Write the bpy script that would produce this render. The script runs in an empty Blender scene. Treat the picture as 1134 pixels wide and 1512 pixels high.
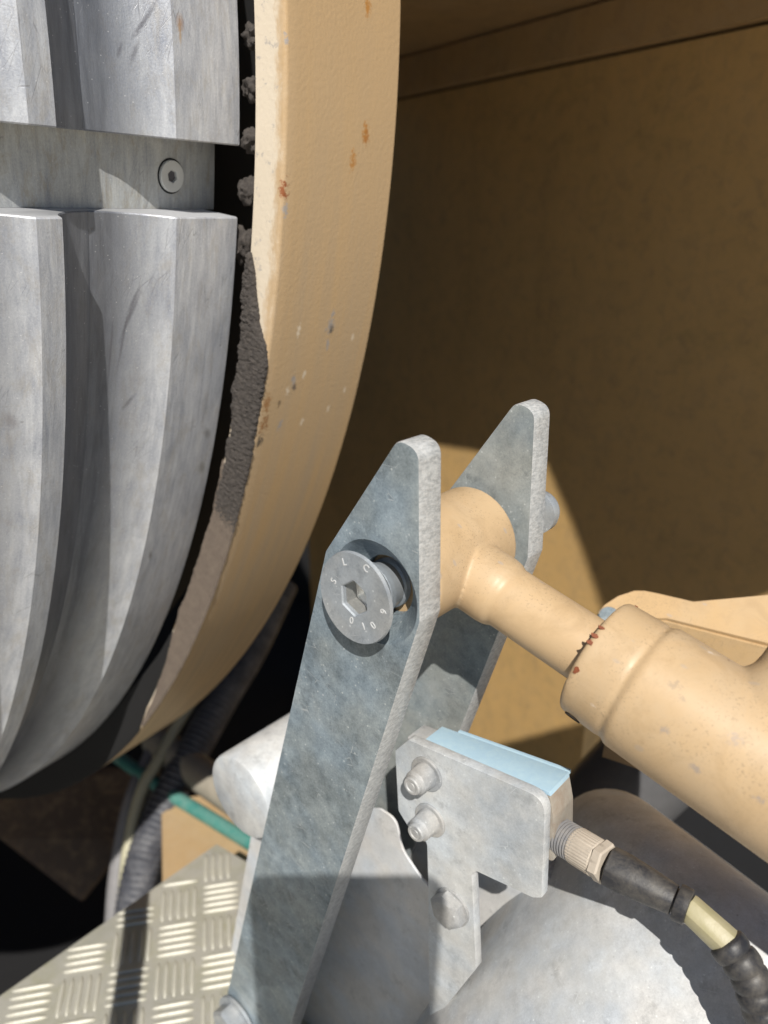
import bpy, bmesh, math, random
from mathutils import Vector, Matrix, noise
random.seed(7)
SC = bpy.context.scene
COL = SC.collection
PI = math.pi

# ------------------------------------------------------------------ camera
PITCH = math.radians(21.0)
CAM_H = 1.30
CAM = Vector((0, 0, CAM_H))
FPX, CX, CY = 1136.0, 567.0, 756.0            # focal length and centre in photograph pixels
cam_data = bpy.data.cameras.new('camera')
cam_data.sensor_fit = 'VERTICAL'
cam_data.sensor_height = 36.0
cam_data.lens = FPX / 1512.0 * 36.0
cam_data.clip_start = 0.005
cam_data.clip_end = 500
cam_data.dof.use_dof = True
cam_data.dof.focus_distance = 0.315
cam_data.dof.aperture_fstop = 8.5
cam = bpy.data.objects.new('camera', cam_data)
cam.location = CAM
cam.rotation_euler = (PI / 2 - PITCH, 0, 0)
COL.objects.link(cam)
SC.camera = cam
CP, SP = math.cos(PITCH), math.sin(PITCH)
def vec(c):                                    # camera-style direction (right, down, forward) -> world
    return Vector((c[0], -SP * c[1] + CP * c[2], -CP * c[1] - SP * c[2]))
def ray(px, py):
    return vec(((px - CX) / FPX, (py - CY) / FPX, 1.0))
def at(px, py, z):
    return CAM + ray(px, py) * z

# ------------------------------------------------------------------ light
SUN_DIR = ray(505, 1300).normalized()
world = bpy.data.worlds.new('World')
SC.world = world
world.use_nodes = True
wn = world.node_tree
sky = wn.nodes.new('ShaderNodeTexSky')
sky.sky_type = 'NISHITA'
sky.sun_disc = False
sky.sun_elevation = math.asin(-SUN_DIR.z)
sky.sun_rotation = math.atan2(-SUN_DIR.x, -SUN_DIR.y)
sky.altitude = 1500
sky.dust_density = 0.0
sky.air_density = 0.8
SC.cycles.max_bounces = 6
SC.cycles.diffuse_bounces = 3
SC.cycles.glossy_bounces = 3
wn.links.new(sky.outputs[0], wn.nodes['Background'].inputs[0])
wn.nodes['Background'].inputs[1].default_value = 0.05
sl = bpy.data.lights.new('sun', 'SUN')
sl.energy = 5.0
sl.angle = math.radians(0.53)
sl.color = (1.0, 0.955, 0.88)
sun = bpy.data.objects.new('sun', sl)
sun.rotation_euler = SUN_DIR.to_track_quat('-Z', 'Y').to_euler()
sun.location = (0, -3, 5)
COL.objects.link(sun)
SC.view_settings.view_transform = 'Standard'
SC.view_settings.look = 'None'
SC.view_settings.gamma = 1.0
SC.view_settings.use_curve_mapping = False
SC.view_settings.exposure = 0.22

# ------------------------------------------------------------------ node helpers
class NT:
    def __init__(s, name):
        s.m = bpy.data.materials.new(name); s.m.use_nodes = True
        s.t = s.m.node_tree; s.b = s.t.nodes['Principled BSDF']
        s.tc = s.t.nodes.new('ShaderNodeTexCoord')
        s.obj = s.tc.outputs['Object']; s.uv = s.tc.outputs['UV']
    def n(s, typ, **kw):
        x = s.t.nodes.new(typ)
        for k, v in kw.items(): setattr(x, k, v)
        return x
    def set(s, sock, v):
        if hasattr(v, 'is_linked') or isinstance(v, bpy.types.NodeSocket): s.t.links.new(v, sock)
        elif isinstance(v, (tuple, list)) and len(v) == 3 and sock.type == 'RGBA': sock.default_value = (*v, 1)
        else: sock.default_value = v
    def mapping(s, src, scale=(1, 1, 1), loc=(0, 0, 0), rot=(0, 0, 0)):
        x = s.n('ShaderNodeMapping'); s.set(x.inputs[0], src)
        x.inputs['Scale'].default_value = scale; x.inputs['Location'].default_value = loc; x.inputs['Rotation'].default_value = rot
        return x.outputs[0]
    def noise(s, scale, detail=4, rough=0.55, src=None, dist=0.0):
        x = s.n('ShaderNodeTexNoise'); s.set(x.inputs['Vector'], src if src is not None else s.obj)
        x.inputs['Scale'].default_value = scale; x.inputs['Detail'].default_value = detail
        x.inputs['Roughness'].default_value = rough; x.inputs['Distortion'].default_value = dist
        return x.outputs['Fac']
    def voro(s, scale, feature='F1', src=None, out='Distance', rnd=1.0):
        x = s.n('ShaderNodeTexVoronoi', feature=feature); s.set(x.inputs['Vector'], src if src is not None else s.obj)
        x.inputs['Scale'].default_value = scale; x.inputs['Randomness'].default_value = rnd
        return x.outputs[out]
    def ramp(s, v, stops, interp='LINEAR'):
        x = s.n('ShaderNodeValToRGB'); x.color_ramp.interpolation = interp
        e = x.color_ramp.elements
        while len(e) < len(stops): e.new(0.5)
        for el, (p, c) in zip(e, stops):
            el.position = p; el.color = (c, c, c, 1) if isinstance(c, (int, float)) else (*c, 1)
        s.set(x.inputs[0], v)
        return x.outputs[0]
    def mix(s, f, a, b, mode='MIX'):
        x = s.n('ShaderNodeMix', data_type='RGBA', blend_type=mode)
        s.set(x.inputs[0], f); s.set(x.inputs[6], a); s.set(x.inputs[7], b)
        return x.outputs[2]
    def math(s, op, a, b=0.0, c=0.0, clamp=False):
        x = s.n('ShaderNodeMath', operation=op, use_clamp=clamp)
        s.set(x.inputs[0], a); s.set(x.inputs[1], b); s.set(x.inputs[2], c)
        return x.outputs[0]
    def vdist(s, p, scale=(1, 1, 1), src=None):   # distance of object-space position to p, axes scaled
        v = s.n('ShaderNodeVectorMath', operation='SUBTRACT'); s.set(v.inputs[0], src if src is not None else s.obj); v.inputs[1].default_value = p
        w = s.n('ShaderNodeVectorMath', operation='MULTIPLY'); s.set(w.inputs[0], v.outputs[0]); w.inputs[1].default_value = scale
        l = s.n('ShaderNodeVectorMath', operation='LENGTH'); s.set(l.inputs[0], w.outputs[0])
        return l.outputs['Value']
    def bump(s, h, strength=0.3, dist=0.001, prev=None):
        x = s.n('ShaderNodeBump'); s.set(x.inputs['Height'], h)
        x.inputs['Strength'].default_value = strength; x.inputs['Distance'].default_value = dist
        if prev is not None: s.t.links.new(prev, x.inputs['Normal'])
        return x.outputs[0]
    def fin(s, color, rough=0.5, metal=0.0, normal=None, spec=0.5, coat=None):
        s.set(s.b.inputs['Base Color'], color); s.set(s.b.inputs['Roughness'], rough); s.set(s.b.inputs['Metallic'], metal)
        s.b.inputs['Specular IOR Level'].default_value = spec
        if coat is not None: s.b.inputs['Coat Weight'].default_value = coat; s.b.inputs['Coat Roughness'].default_value = 0.25
        if normal is not None: s.t.links.new(normal, s.b.inputs['Normal'])
        return s.m

def galvanised(name, dark, light, metal=0.35, rough=(0.42, 0.62), dust=0.35, seed=0.0, dustcol=(0.46, 0.455, 0.43)):
    t = NT(name)
    o = t.mapping(t.obj, loc=(seed, seed * 2, 0))
    big = t.noise(26, 4, 0.62, o)
    mid = t.noise(170, 5, 0.72, o)
    fine = t.noise(1100, 3, 0.8, o)
    f = t.math('ADD', t.math('MULTIPLY', big, 0.46), t.math('ADD', t.math('MULTIPLY', mid, 0.30), t.math('MULTIPLY', fine, 0.26)))
    base = t.mix(t.ramp(f, [(0.40, 0.0), (0.63, 1.0)]), dark, light)
    stain = t.ramp(t.noise(75, 5, 0.75, t.mapping(o, loc=(4, 7, 1))), [(0.55, 0), (0.68, 1)])
    base = t.mix(t.math('MULTIPLY', stain, 0.55), base, tuple(x * 0.66 for x in dark))
    tone = t.mix(t.ramp(t.noise(40, 2, 0.5, t.mapping(o, loc=(1, 3, 9))), [(0.38, 0), (0.62, 1)]), (0.95, 0.99, 1.04), (1.03, 1.0, 0.965))
    base = t.mix(1.0, base, tone, 'MULTIPLY')
    spk = t.math('MULTIPLY', t.ramp(t.voro(330, 'F1', o), [(0.0, 1.0), (0.19, 0.0)]), t.ramp(mid, [(0.46, 0), (0.56, 1)]))
    base = t.mix(t.math('MULTIPLY', spk, 0.8), base, (0.80, 0.83, 0.83))
    d = t.math('MULTIPLY', t.ramp(t.noise(31, 5, 0.75, t.mapping(o, loc=(8, 2, 2))), [(0.46, 0), (0.70, 1)]), dust)
    base = t.mix(d, base, dustcol)
    pit = t.math('MULTIPLY', t.ramp(t.voro(140, 'F1', o), [(0.0, 1.0), (0.075, 0.0)]), t.ramp(big, [(0.45, 0), (0.6, 1)]))
    base = t.mix(t.math('MULTIPLY', pit, 0.6), base, (0.09, 0.09, 0.09))
    scr_ = t.voro(60, 'DISTANCE_TO_EDGE', t.mapping(t.mapping(o, rot=(0.7, 0.3, 0.5)), scale=(0.5, 3.0, 1.0)))
    scm = t.math('MULTIPLY', t.ramp(scr_, [(0.0, 1), (0.010, 0)]), t.ramp(stain, [(0.0, 0.0), (0.3, 1)]))
    base = t.mix(t.math('MULTIPLY', scm, 0.55), base, (0.66, 0.68, 0.69))
    r = t.math('MULTIPLY_ADD', mid, rough[1] - rough[0], rough[0])
    r = t.math('ADD', r, t.math('MULTIPLY', d, 0.25))
    nb = t.bump(t.math('ADD', mid, t.math('SUBTRACT', t.math('MULTIPLY', fine, 0.25), t.math('MULTIPLY', pit, 0.4))), 0.16, 0.0006)
    return t.fin(base, r, metal, nb)

def cut_edge(name):
    t = NT(name)
    o = t.mapping(t.obj, scale=(1, 1, 1), rot=(0.5, 0.35, 0.6))
    w = t.noise(330, 3, 0.6, t.mapping(o, scale=(0.25, 1, 3.2)), 0.4)
    b = t.mix(t.ramp(w, [(0.35, 0), (0.65, 1)]), (0.32, 0.33, 0.335), (0.52, 0.53, 0.53))
    b = t.mix(t.ramp(t.noise(900, 3, 0.7), [(0.5, 0), (0.8, 1)]), b, (0.62, 0.61, 0.59))
    b = t.mix(t.math('MULTIPLY', t.ramp(t.noise(60, 4, 0.6), [(0.55, 0), (0.7, 1)]), 0.35), b, (0.24, 0.22, 0.20))
    return t.fin(b, 0.5, 0.15, t.bump(w, 0.28, 0.0007, t.bump(t.noise(900, 3), 0.2, 0.0003)))

TAN = (0.50, 0.355, 0.205)
def paint(name, base=TAN, peel=0.0, chips=0.5, rough=0.42, dust=0.2, peel_scale=420, spots=(), chip_spots=(), seed=0.0, moss=False, dustcol=(0.42, 0.35, 0.26)):
    t = NT(name)
    o = t.mapping(t.obj, loc=(seed, 0, seed))
    v = t.noise(9, 4, 0.6, o)
    c = t.mix(v, tuple(x * 0.93 for x in base), tuple(min(1, x * 1.06) for x in base))
    d = t.math('MULTIPLY', t.ramp(t.noise(26, 6, 0.72, o, 0.5), [(0.45, 0), (0.78, 1)]), dust)
    c = t.mix(d, c, dustcol)
    grit = t.math('MULTIPLY', t.ramp(t.noise(1100, 2, 0.6, o), [(0.58, 0), (0.66, 1)]), t.ramp(t.noise(34, 3, 0.6, o), [(0.42, 0), (0.60, 1)]))
    c = t.mix(t.math('MULTIPLY', grit, 0.42), c, (0.15, 0.11, 0.07))
    sm = t.math('MULTIPLY', t.ramp(t.noise(55, 5, 0.75, o, 0.6), [(0.48, 0), (0.70, 1)]), 0.5)
    c = t.mix(sm, c, (0.36, 0.245, 0.13))
    if chips:
        # small scuffs: thin, partly stretched marks
        sc = t.voro(48, 'F1', t.mapping(t.mapping(o, rot=(0.3, 0.6, 0.9)), scale=(1, 2.6, 1.4)))
        scm = t.math('MULTIPLY', t.ramp(t.math('ADD', sc, t.math('MULTIPLY', t.noise(420, 3, 0.7, o), 0.10)), [(0.13, 1), (0.165, 0)]), chips)
        c = t.mix(scm, c, (0.36, 0.31, 0.27))
    nzs = t.math('SUBTRACT', t.noise(650, 4, 0.75), 0.5) if spots else None
    for (p, r, sc_, col) in spots:
        dd = t.vdist(p, sc_)
        dd = t.math('ADD', dd, t.math('MULTIPLY', nzs, r * 4.0))
        c = t.mix(t.ramp(t.math('DIVIDE', dd, r), [(0.15, 0.75), (0.75, 0)]), c, col)
    if moss:
        ms = t.noise(7, 5, 0.7, o, 0.8)
        mk = t.math('MULTIPLY', t.ramp(ms, [(0.50, 0), (0.68, 1)]), t.ramp(t.noise(90, 4, 0.7, o), [(0.4, 0), (0.62, 1)]))
        c = t.mix(t.math('MULTIPLY', mk, 0.30), c, (0.20, 0.17, 0.07))
        st = t.noise(24, 4, 0.6, t.mapping(t.obj, scale=(1, 1, 0.08)))
        c = t.mix(t.math('MULTIPLY', t.ramp(st, [(0.52, 0), (0.7, 1)]), 0.14), c, (0.24, 0.17, 0.08))
    nb = t.bump(t.noise(120, 3, 0.5, o), 0.06, 0.001)
    if peel: nb = t.bump(t.noise(peel_scale, 2, 0.45, o, 0.3), peel, 0.0012, nb)
    r = t.math('MULTIPLY_ADD', t.noise(300, 4, 0.7, o), 0.16, rough - 0.06)
    r = t.math('ADD', r, t.math('MULTIPLY', d, 0.5))
    return t.fin(c, r, 0.0, nb)

def plain(name, col, rough=0.6, metal=0.0, var=0.25, scale=120, dust=0.0, dustcol=(0.36, 0.32, 0.26), bump=0.15, dust_scale=60):
    t = NT(name)
    c = t.mix(t.noise(scale, 4, 0.6), tuple(x * (1 - var) for x in col), tuple(min(1, x * (1 + var)) for x in col))
    if dust:
        d = t.math('MULTIPLY', t.ramp(t.noise(dust_scale, 5, 0.75, None, 0.3), [(0.42, 0), (0.72, 1)]), dust)
        c = t.mix(d, c, dustcol)
    return t.fin(c, rough, metal, t.bump(t.noise(scale * 4, 3, 0.7), bump, 0.0006))

# ------------------------------------------------------------------ scene helpers
def prop(o, label=None, cat=None, group=None, kind=None):
    if label: o['label'] = label
    if cat: o['category'] = cat
    if group: o['group'] = group
    if kind: o['kind'] = kind
    return o
def thing(name, loc, label, cat, group=None):
    e = bpy.data.objects.new(name, None)
    e.empty_display_size = 0.02
    e.location = loc
    COL.objects.link(e)
    return prop(e, label, cat, group)
def wloc(o):
    p = Vector(o.location)
    while o.parent: o = o.parent; p += o.location
    return p
def link(name, me, mat, parent=None, loc=None, sharp=35, smooth=True):
    mats = mat if isinstance(mat, (list, tuple)) else [mat]
    if not me.materials:
        for m in mats: me.materials.append(m)
    o = bpy.data.objects.new(name, me)
    COL.objects.link(o)
    if smooth:
        me.shade_smooth(); me.set_sharp_from_angle(angle=math.radians(sharp))
    base = Vector(loc) if loc is not None else (wloc(parent) if parent else Vector((0, 0, 0)))
    me.transform(Matrix.Translation(-base))
    if parent:
        o.parent = parent; o.location = base - wloc(parent)
    else: o.location = base
    return o
def bm_mesh(bm, name='mesh', normals=True):
    if normals: bmesh.ops.recalc_face_normals(bm, faces=bm.faces[:])
    me = bpy.data.meshes.new(name); bm.to_mesh(me); bm.free()
    return me
def frame_from(axis, up=Vector((0, 0, 1))):
    a = axis.normalized(); x = up.cross(a)
    if x.length < 1e-4: x = Vector((1, 0, 0)).cross(a)
    x.normalize(); y = a.cross(x)
    return x, y, a

def loft(rings, closed=True, cap0=True, cap1=True, name='loft', uvs=None):
    """rings: list of equally long lists of points"""
    bm = bmesh.new()
    vs = [[bm.verts.new(p) for p in r] for r in rings]
    N = len(rings[0])
    lay = bm.loops.layers.uv.new('UVMap') if uvs else None
    for i in range(len(vs) - 1):
        for j in range(N if closed else N - 1):
            k = (j + 1) % N
            f = bm.faces.new((vs[i][j], vs[i][k], vs[i + 1][k], vs[i + 1][j]))
            if lay:
                for lp, (a, b) in zip(f.loops, ((i, j), (i, j + 1), (i + 1, j + 1), (i + 1, j))):
                    lp[lay].uv = (uvs[0][b % len(uvs[0])], uvs[1][a])
    if closed and cap0: bm.faces.new(vs[0])
    if closed and cap1: bm.faces.new(vs[-1])
    return bm_mesh(bm, name)

def lathe(prof, origin, axis, seg=48, cap0=True, cap1=True, up=Vector((0, 0, 1)), rfun=None):
    """prof: list of (r, h); rfun(theta, index, r) can alter the radius"""
    x, y, a = frame_from(axis, up)
    rings = []
    for i, (r, h) in enumerate(prof):
        ring = []
        for j in range(seg):
            th = 2 * PI * j / seg
            rr = rfun(th, i, r) if rfun else r
            ring.append(origin + a * h + (x * math.cos(th) + y * math.sin(th)) * rr)
        rings.append(ring)
    return loft(rings, True, cap0, cap1)

def catmull(pts, n=8):
    out = []
    P = [pts[0] * 2 - pts[1]] + list(pts) + [pts[-1] * 2 - pts[-2]]
    for i in range(1, len(P) - 2):
        for k in range(n):
            t = k / n
            p0, p1, p2, p3 = P[i - 1], P[i], P[i + 1], P[i + 2]
            out.append(0.5 * ((2 * p1) + (p2 - p0) * t + (2 * p0 - 5 * p1 + 4 * p2 - p3) * t * t + (3 * p1 - p0 - 3 * p2 + p3) * t ** 3))
    out.append(Vector(pts[-1]))
    return out
def sweep(path, radius, seg=20, rib=None, name='tube', squash=1.0):
    """radius: number or f(s, total); rib: (pitch, depth, shape power)"""
    L = [0]
    for i in range(1, len(path)): L.append(L[-1] + (path[i] - path[i - 1]).length)
    if rib:   # resample finely
        step = rib[0] / 8; n = max(2, int(L[-1] / step)); new = []; i = 0
        for k in range(n + 1):
            s = L[-1] * k / n
            while i < len(L) - 2 and L[i + 1] < s: i += 1
            t = (s - L[i]) / max(1e-9, L[i + 1] - L[i]); new.append(path[i].lerp(path[i + 1], t))
        path = new; L = [L[-1] * k / n for k in range(n + 1)]
    t0 = (path[1] - path[0]).normalized()
    x, y, _ = frame_from(t0)
    rings = []
    for i, p in enumerate(path):
        t = (path[min(i + 1, len(path) - 1)] - path[max(i - 1, 0)]).normalized()
        x = (x - t * x.dot(t)).normalized(); y = t.cross(x)
        r = radius(L[i], L[-1]) if callable(radius) else radius
        if rib:
            ph = (L[i] / rib[0]) % 1.0
            r -= rib[1] * (1 - math.sin(PI * ph) ** rib[2])
        rings.append([p + (x * math.cos(2 * PI * j / seg) + y * squash * math.sin(2 * PI * j / seg)) * r for j in range(seg)])
    return loft(rings, name=name)

def offset_poly(pts, d):
    """inset a counter-clockwise 2D polygon"""
    n = len(pts); out = []
    for i in range(n):
        a, b, c = Vector(pts[i - 1]), Vector(pts[i]), Vector(pts[(i + 1) % n])
        e1 = (b - a); e2 = (c - b)
        if e1.length < 1e-9 or e2.length < 1e-9: out.append(b); continue
        n1 = Vector((-e1.y, e1.x)).normalized(); n2 = Vector((-e2.y, e2.x)).normalized()
        m = n1 + n2; l = m.length_squared
        out.append(b + m * (2 * d / l * 0.5 * 2) * 0.5 * 1.0 if l > 1e-6 else b)
    return out
def ccw(pts):
    A = sum(pts[i - 1][0] * pts[i][1] - pts[i][0] * pts[i - 1][1] for i in range(len(pts)))
    return list(pts) if A > 0 else list(pts)[::-1]
def round_poly(pts, radii, seg=6):
    """round polygon corners; radii number or list"""
    out = []; n = len(pts)
    for i in range(n):
        r = radii[i] if isinstance(radii, (list, tuple)) else radii
        b = Vector(pts[i]); a = Vector(pts[i - 1]); c = Vector(pts[(i + 1) % n])
        if r <= 0: out.append(b); continue
        u = (a - b).normalized(); v = (c - b).normalized()
        ang = u.angle(v); d = min(r / math.tan(ang / 2), 0.48 * (a - b).length, 0.48 * (c - b).length)
        p, q = b + u * d, b + v * d
        for k in range(seg + 1):
            t = k / seg
            out.append(p * (1 - t) ** 2 + b * 2 * t * (1 - t) + q * t * t)
    return out
def plate(outline, t, org, ax, ay, an, bevel=0.0006, holes=(), wob=0.0, edge_mat=True):
    """flat plate: outline in (ax, ay); front face at org, thickness t along an.
    holes: (cx, cy, r_front, r_back, depth_of_cone); material slot 0 faces, 1 edge"""
    o = ccw(outline)
    if wob:
        o = [Vector(p) + Vector((noise.noise(Vector((p[0] * 90, p[1] * 90, 3.1))), noise.noise(Vector((p[0] * 90, p[1] * 90, 9.7))))) * wob for p in o]
    inn = offset_poly(o, bevel)
    bm = bmesh.new()
    W = lambda p, z: org + ax * p[0] + ay * p[1] + an * z
    rings = [[bm.verts.new(W(p, z)) for p in q] for q, z in ((inn, 0), (o, bevel), (o, t - bevel), (inn, t))]
    n = len(o)
    for i in range(3):
        for j in range(n):
            k = (j + 1) % n
            f = bm.faces.new((rings[i][j], rings[i][k], rings[i + 1][k], rings[i + 1][j])); f.material_index = 1 if edge_mat else 0
    caps = {0: [], 3: []}
    for i in (0, 3):
        caps[i] = [bm.edges.get((rings[i][j], rings[i][(j + 1) % n])) for j in range(n)]
    for (hx, hy, r0, r1, dc) in holes:
        S = 48; loops = []
        for r, z in ((r0, 0), (r1, dc), (r1, t)):
            loops.append([bm.verts.new(W((hx + r * math.cos(2 * PI * j / S), hy + r * math.sin(2 * PI * j / S)), z)) for j in range(S)])
        for a in range(2):
            for j in range(S):
                k = (j + 1) % S
                f = bm.faces.new((loops[a][j], loops[a + 1][j], loops[a + 1][k], loops[a][k])); f.material_index = 0
        caps[0] += [bm.edges.get((loops[0][j], loops[0][(j + 1) % S])) for j in range(S)]
        caps[3] += [bm.edges.get((loops[2][j], loops[2][(j + 1) % S])) for j in range(S)]
    for i in (0, 3):
        bmesh.ops.triangle_fill(bm, edges=caps[i], use_beauty=True)
    return bm_mesh(bm, 'plate')
def box(org, ax, ay, az, x0, x1, y0, y1, z0, z1, bevel=0.001):
    return plate(round_poly([(x0, y0), (x1, y0), (x1, y1), (x0, y1)], 0), z1 - z0, org + az * z0, ax, ay, az, bevel)
def remesh(me, voxel, smooth=8, factor=0.5):
    o = bpy.data.objects.new('tmp', me); COL.objects.link(o)
    m = o.modifiers.new('r', 'REMESH'); m.mode = 'VOXEL'; m.voxel_size = voxel
    s = o.modifiers.new('s', 'SMOOTH'); s.iterations = smooth; s.factor = factor
    dg = bpy.context.evaluated_depsgraph_get(); dg.update()
    new = bpy.data.meshes.new_from_object(o.evaluated_get(dg))
    bpy.data.objects.remove(o)
    new.materials.clear()
    return new
def join(*ms):
    bm = bmesh.new()
    for m in ms: bm.from_mesh(m)
    return bm_mesh(bm, 'join', False)
def bolt_ring(th, r):     # hexagon radius at angle th for across-flats 2r
    a = (th % (PI / 3)) - PI / 6
    return r / math.cos(a)
def text_mesh(s, size, org, ax, ay, an, depth=0.0003):
    c = bpy.data.curves.new('t', 'FONT'); c.body = s; c.size = size; c.align_x = 'CENTER'; c.align_y = 'CENTER'; c.extrude = depth
    c.offset = size * 0.006
    o = bpy.data.objects.new('t', c); COL.objects.link(o)
    dg = bpy.context.evaluated_depsgraph_get(); dg.update()
    me = bpy.data.meshes.new_from_object(o.evaluated_get(dg))
    bpy.data.objects.remove(o)
    m = Matrix(((ax.x, ay.x, an.x, org.x), (ax.y, ay.y, an.y, org.y), (ax.z, ay.z, an.z, org.z), (0, 0, 0, 1)))
    me.transform(m); me.materials.clear()
    return me

# ------------------------------------------------------------------ materials
M_PLATE = galvanised('galvanised_plate', (0.12, 0.155, 0.18), (0.37, 0.43, 0.465), 0.28, dust=0.12)
M_PLATE2 = galvanised('galvanised_rear', (0.20, 0.23, 0.24), (0.42, 0.46, 0.465), 0.25, dust=0.3, seed=3.3)
M_EDGE = cut_edge('galvanised_cut_edge')
M_TUBE = galvanised('galvanised_tube', (0.40, 0.415, 0.435), (0.64, 0.66, 0.67), 0.12, dust=0.3, seed=1.7)
M_BRACKET = galvanised('galvanised_bracket', (0.36, 0.38, 0.40), (0.62, 0.64, 0.65), 0.12, dust=0.55, seed=5.1)
M_BASE = galvanised('galvanised_base', (0.52, 0.53, 0.545), (0.68, 0.69, 0.70), 0.1, dust=0.3, seed=8.4)
M_HOUSE = galvanised('galvanised_housing', (0.42, 0.43, 0.44), (0.66, 0.67, 0.675), 0.1, dust=0.55, seed=11.0)
M_BOLT = galvanised('zinc_bolt', (0.27, 0.29, 0.31), (0.45, 0.47, 0.485), 0.35, (0.38, 0.52), dust=0.25, seed=2.2)
M_BOLTD = galvanised('dusty_bolt', (0.28, 0.285, 0.29), (0.46, 0.465, 0.465), 0.20, (0.5, 0.65), dust=0.7, seed=6.2, dustcol=(0.50, 0.485, 0.455))
M_SOCKET = plain('bright_socket', (0.62, 0.62, 0.60), 0.28, 0.75, 0.3, 700)
M_LETTER = plain('stamped_letter', (0.66, 0.67, 0.67), 0.45, 0.2, 0.1, 400)
M_THREAD = plain('zinc_thread', (0.42, 0.46, 0.50), 0.35, 0.6, 0.2, 300)
M_TAN = paint('tan_paint', chips=0.55, dust=0.35, rough=0.42)
M_TANP = paint('tan_panel', base=(0.64, 0.41, 0.165), chips=0.0, dust=0.12, rough=0.55, moss=True)
M_ROOF = paint('tan_roof', base=(0.52, 0.34, 0.16), chips=0.0, dust=0.35, rough=0.6, moss=True, seed=4.0)
M_TANB = paint('tan_bracket', base=(0.48, 0.325, 0.165), chips=0.5, dust=0.35, rough=0.5, seed=2.0)
M_BLACK = plain('black_interior', (0.006, 0.006, 0.007), 0.85, 0, 0.3, 40)
M_FOAM = plain('charcoal_foam', (0.070, 0.061, 0.056), 0.98, 0, 0.6, 1400, 0.35, (0.20, 0.17, 0.145), 1.0, 420)
M_FELT = plain('dusty_felt', (0.155, 0.122, 0.098), 0.98, 0, 0.4, 900, 0.5, (0.25, 0.20, 0.155), 0.9, 150)
M_RUBBER = plain('black_rubber', (0.018, 0.019, 0.024), 0.5, 0, 0.3, 120, 0.45, (0.20, 0.18, 0.15), 0.2, 90)
M_HOSE = plain('dusty_hose', (0.045, 0.048, 0.06), 0.6, 0, 0.3, 60, 0.6, (0.20, 0.20, 0.21), 0.2, 40)
M_BLUE = plain('pale_blue_plastic', (0.36, 0.515, 0.63), 0.5, 0, 0.05, 200, 0.35, (0.52, 0.66, 0.68), 0.1, 260)
M_SENS = plain('dirty_sensor_metal', (0.40, 0.37, 0.32), 0.5, 0.3, 0.25, 150, 0.6, (0.27, 0.17, 0.11), 0.2, 70)
M_THRD = plain('dirty_thread', (0.22, 0.22, 0.23), 0.5, 0.2, 0.3, 200, 0.5, (0.36, 0.33, 0.29), 0.2, 160)
M_NUT = plain('taupe_plastic', (0.42, 0.365, 0.30), 0.6, 0, 0.15, 150, 0.45, (0.52, 0.46, 0.39), 0.2, 120)
M_OLIVE = plain('olive_sleeve', (0.33, 0.30, 0.17), 0.4, 0, 0.15, 90, 0.4, (0.45, 0.40, 0.30), 0.15, 90)
M_TEAL = plain('turquoise_hose', (0.045, 0.20, 0.175), 0.5, 0, 0.15, 90, 0.25, (0.4, 0.42, 0.36), 0.2, 60)
M_PHONE = plain('dark_glass', (0.012, 0.012, 0.014), 0.3, 0, 0.1)
M_RUST = plain('bare_rusty_metal', (0.20, 0.055, 0.02), 0.7, 0, 0.4, 700)

# ------------------------------------------------------------------ ground
bm = bmesh.new()
for p in ((-60, -60), (60, -60), (60, 60), (-60, 60)): bm.verts.new((p[0], p[1], 0))
bm.faces.new(bm.verts[:])
tg = NT('concrete_ground')
g_c = tg.mix(tg.noise(30, 6, 0.7), (0.44, 0.395, 0.32), (0.60, 0.55, 0.46))
ground = link('ground', bm_mesh(bm), tg.fin(g_c, 0.95, 0, tg.bump(tg.noise(60, 6, 0.7), 0.6, 0.02)), smooth=False)
prop(ground, kind='structure')

# ------------------------------------------------------------------ grooved wheel
K = 2.4
WA = vec((0.56834372, -0.29886798, 0.76659203)); WA.z = 0; WA.normalize()      # axle direction
WC = CAM + vec((-0.26045254, -0.17292226, 0.32036642)) * K
RS, RR = 0.30007 * K, 0.31118 * K
WP = Vector((WA.y, -WA.x, 0)); WQ = Vector((0, 0, 1))
Z_SEG, Z_RL, Z_RR, Z_B, Z_A, Z_G = -0.02436 * K, -0.02374 * K, 0.01448 * K, -0.06593 * K, -0.07073 * K, -0.04116 * K
def wpt(z, R, phi): return WC + WA * z + (WP * math.cos(phi) + WQ * math.sin(phi)) * R
def wcyl(px, py, R):            # pixel -> (z, phi) on the cylinder of radius R about the axle
    v = ray(px, py); c = WC - CAM
    vp = v - WA * v.dot(WA); cp = c - WA * c.dot(WA)
    A = vp.dot(vp); B = -2 * vp.dot(cp); D = cp.dot(cp) - R * R
    t = (-B - math.sqrt(max(0, B * B - 4 * A * D))) / (2 * A)
    q = CAM + v * t - WC
    return q.dot(WA), math.atan2(q.dot(WQ), q.dot(WP))
def wplane(px, py, z):          # pixel -> (R, phi) on the plane across the axle at z
    v = ray(px, py); t = ((WC - CAM).dot(WA) + z) / v.dot(WA)
    q = CAM + v * t - WC - WA * z
    return q.length, math.atan2(q.dot(WQ), q.dot(WP))

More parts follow.
